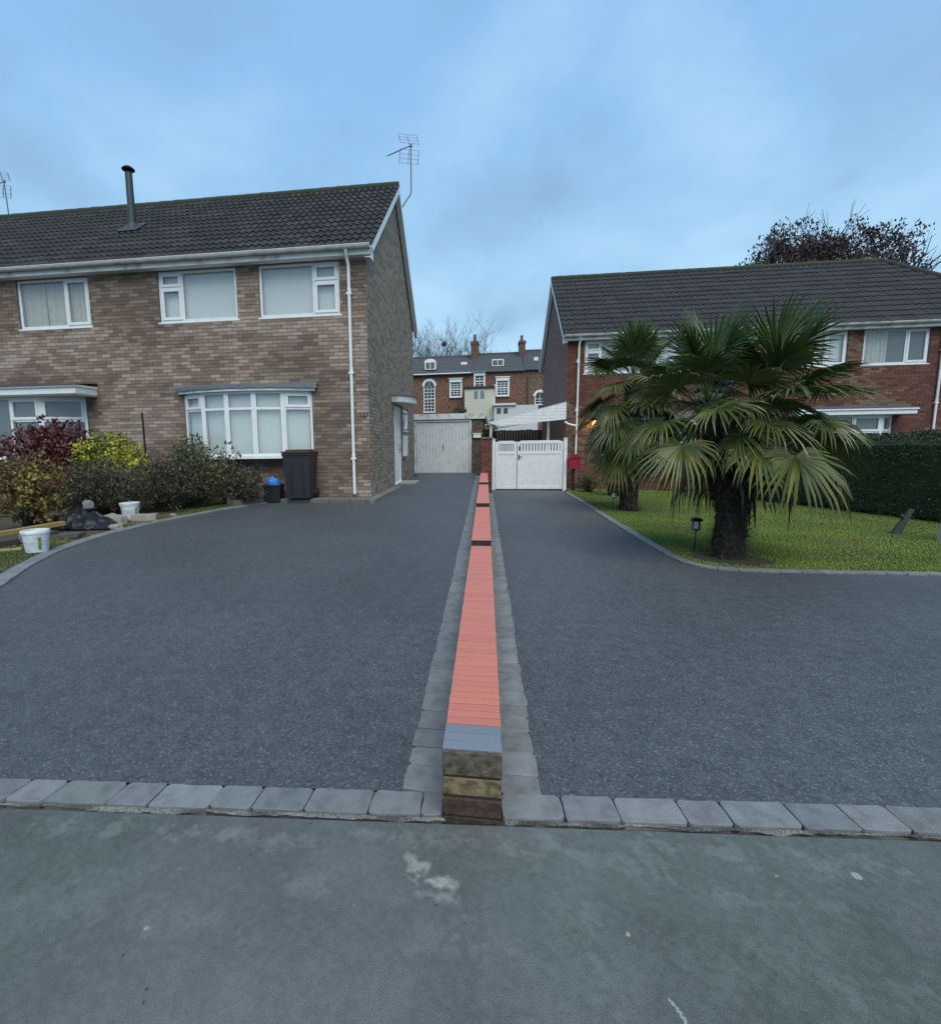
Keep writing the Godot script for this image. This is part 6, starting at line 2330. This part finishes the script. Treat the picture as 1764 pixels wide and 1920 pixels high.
	t = thing("garden_stake", "thin dark stake standing behind the yellow green shrub", "stake", Vector3(-7.15, gh(-7.1, -9.8), -9.8))
	b = MB.new()
	b.col = Color(0.04, 0.035, 0.03)
	b.bar(Vector3(0, 0, 0), Vector3(-0.02, 1.95, 0), 0.03, 0.03)
	part(t, "pole", b, M.rough)
	# lawn side
	solar_light("black stake light beside the large palm trunk", Vector3(2.7, gh(2.7, -6.9) + 0.012, -6.9), false)
	solar_light("pale headed stake light in front of the topiary ball", Vector3(2.75, gh(2.75, -11.4) + 0.012, -11.4), true)
	t = thing("red_box", "red box on a dark post beside the white gate", "box", Vector3(2.88, gh(2.9, -17.2), -17.2), 0.1)
	b = MB.new()
	b.col = Color(0.03, 0.028, 0.028)
	b.cbox(Vector3(-0.05, -0.05, -0.05), Vector3(0.05, 0.72, 0.05), 0.006)
	part(t, "post", b, M.rough)
	b = MB.new()
	b.col = Color(0.3, 0.016, 0.028)
	b.cbox(Vector3(-0.19, 0.72, -0.12), Vector3(0.19, 1.08, 0.12), 0.015)
	part(t, "housing", b, M.satin)
	b = MB.new()
	b.col = Color(0.26, 0.015, 0.025)
	b.t = Transform3D(Basis(Vector3.RIGHT, Vector3.BACK, Vector3.DOWN), Vector3(0, 1.08, 0))
	b.prism(PackedVector2Array([Vector2(-0.22, 0.0), Vector2(0.22, 0.0), Vector2(0.09, -0.14), Vector2(-0.09, -0.14)]), -0.14, 0.14)
	part(t, "roof", b, M.satin)
	t = thing("marker_post", "pale leaning concrete post at the right edge of the lawn", "post", Vector3(6.7, gh(6.7, -8.35), -8.35), 0.2)
	b = MB.new()
	b.col = Color(0.42, 0.45, 0.42)
	b.t = Transform3D(Basis(Vector3(0, 0, 1), -0.12), Vector3.ZERO)
	b.cbox(Vector3(-0.08, -0.05, -0.06), Vector3(0.1, 0.75, 0.06), 0.015)
	part(t, "shaft", b, M.rough)
	b = MB.new()
	b.col = Color(0.03, 0.05, 0.045)
	b.t = Transform3D(Basis(Vector3(0, 0, 1), -0.12), Vector3.ZERO)
	b.cbox(Vector3(-0.01, 0.14, 0.058), Vector3(0.04, 0.2, 0.066), 0.003)
	part(t, "badge", b, M.satin)
	t = thing("stump", "short grey leaning tree stump beside the pale post", "stump", Vector3(6.55, gh(6.55, -9.0), -9.0))
	b = MB.new()
	b.col = Color(0.1, 0.1, 0.095)
	b.tube([Vector3(-0.05, -0.05, 0), Vector3(0.02, 0.15, 0), Vector3(0.08, 0.28, 0.02), Vector3(0.13, 0.44, 0.03)], [0.08, 0.055, 0.045, 0.035], 9)
	b.tube([Vector3(0.07, 0.24, 0), Vector3(0.0, 0.34, 0.05)], [0.035, 0.02], 6)
	part(t, "trunk", b, M.bark)

func sheeting(at: Vector3) -> void:
	# a heap of crumpled black polythene
	var t := thing("plastic_sheeting", "crumpled heap of black plastic sheeting in the left garden", "plastic sheet", at, 0.2)
	var b := MB.new()
	b.col = Color(0.012, 0.013, 0.018)
	var nx := 46
	var nz := 30
	var f := func(i: int, j: int) -> Vector3:
		var u := i / float(nx) * 2 - 1
		var v := j / float(nz) * 2 - 1
		var rr := sqrt(u * u + v * v)
		var ridge := 1.0 - absf(noise.get_noise_2d(u * 60 + 40, v * 50)) * 2.6
		var fold := 1.0 - absf(noise.get_noise_2d(u * 130 + 400, v * 110)) * 2.4
		var h := maxf(0.0, 1.0 - pow(rr, 1.7)) * (0.1 + 0.2 * maxf(ridge, 0.0)) + 0.05 * maxf(fold, 0) * clampf(1.3 - rr, 0, 1)
		return Vector3(u * 0.66 + 0.05 * noise.get_noise_2d(v * 200, u * 90), h, v * 0.34 + 0.05 * noise.get_noise_2d(u * 190, v * 120))
	for i in nx:
		for j in nz:
			b.quad(f.call(i, j + 1), f.call(i + 1, j + 1), f.call(i + 1, j), f.call(i, j))
	part(t, "sheet", b, M.polythene)

func extra_materials() -> void:
	mat("white", Color(0.8, 0.8, 0.8), 0.4)
	mat("galv", Color(0.2, 0.21, 0.22), 0.5, 0.4, ntex(51, 0.05, 4, [[0.0, g(0.6)], [1.0, g(1.0)]]))
	M.galv.metallic = 0.5
	var bulb := mat("bulb", Color(1.0, 0.85, 0.6), 0.5)
	bulb.emission_enabled = true
	bulb.emission = Color(1.0, 0.68, 0.3)
	bulb.emission_energy_multiplier = 2.5
	mat("dirty_white", Color(0.58, 0.6, 0.6), 0.5, 2.2, ntex(52, 0.012, 6, [[0.0, Color(0.84, 0.84, 0.81)], [0.35, g(0.95)], [1.0, g(1.0)]]))
	var sh := mat("sheet", Color(0.86, 0.87, 0.86), 0.5)
	sh.backlight_enabled = true
	sh.backlight = Color(1.0, 1.0, 1.0)
	sh.cull_mode = BaseMaterial3D.CULL_DISABLED
	mat("oldbrick", Color(1, 1, 1), 0.95, 3.2, ntex(53, 0.03, 6, [[0.0, Color(0.55, 0.55, 0.5)], [0.4, Color(0.85, 0.82, 0.78)], [0.6, g(0.95)], [1.0, g(1.0)]]))
	mat("slate", Color(1, 1, 1), 0.75, 2.5, ntex(54, 0.04, 6, [[0.0, g(0.62)], [0.5, g(0.88)], [1.0, g(1.0)]]))
	mat("gloss", Color(1, 1, 1), 0.06)
	mat("wood", Color(1, 1, 1), 0.85, 0.25, ntex(55, 0.05, 5, [[0.0, Color(0.6, 0.56, 0.5)], [0.5, g(0.88)], [1.0, g(1.0)]]))
	mat("polythene", Color(1, 1, 1), 0.38)
	M.polythene.metallic_specular = 0.35

func _ready() -> void:
	rng.seed = 20
	noise.seed = 9
	noise.frequency = 0.01
	noise.fractal_octaves = 3
	setup()
	make_materials()
	extra_materials()
	site()
	low_wall()
	gardens()
	houses()
	outbuildings()
	terrace()
	palms()
	plants()
	rng.seed = 500
	small_things()
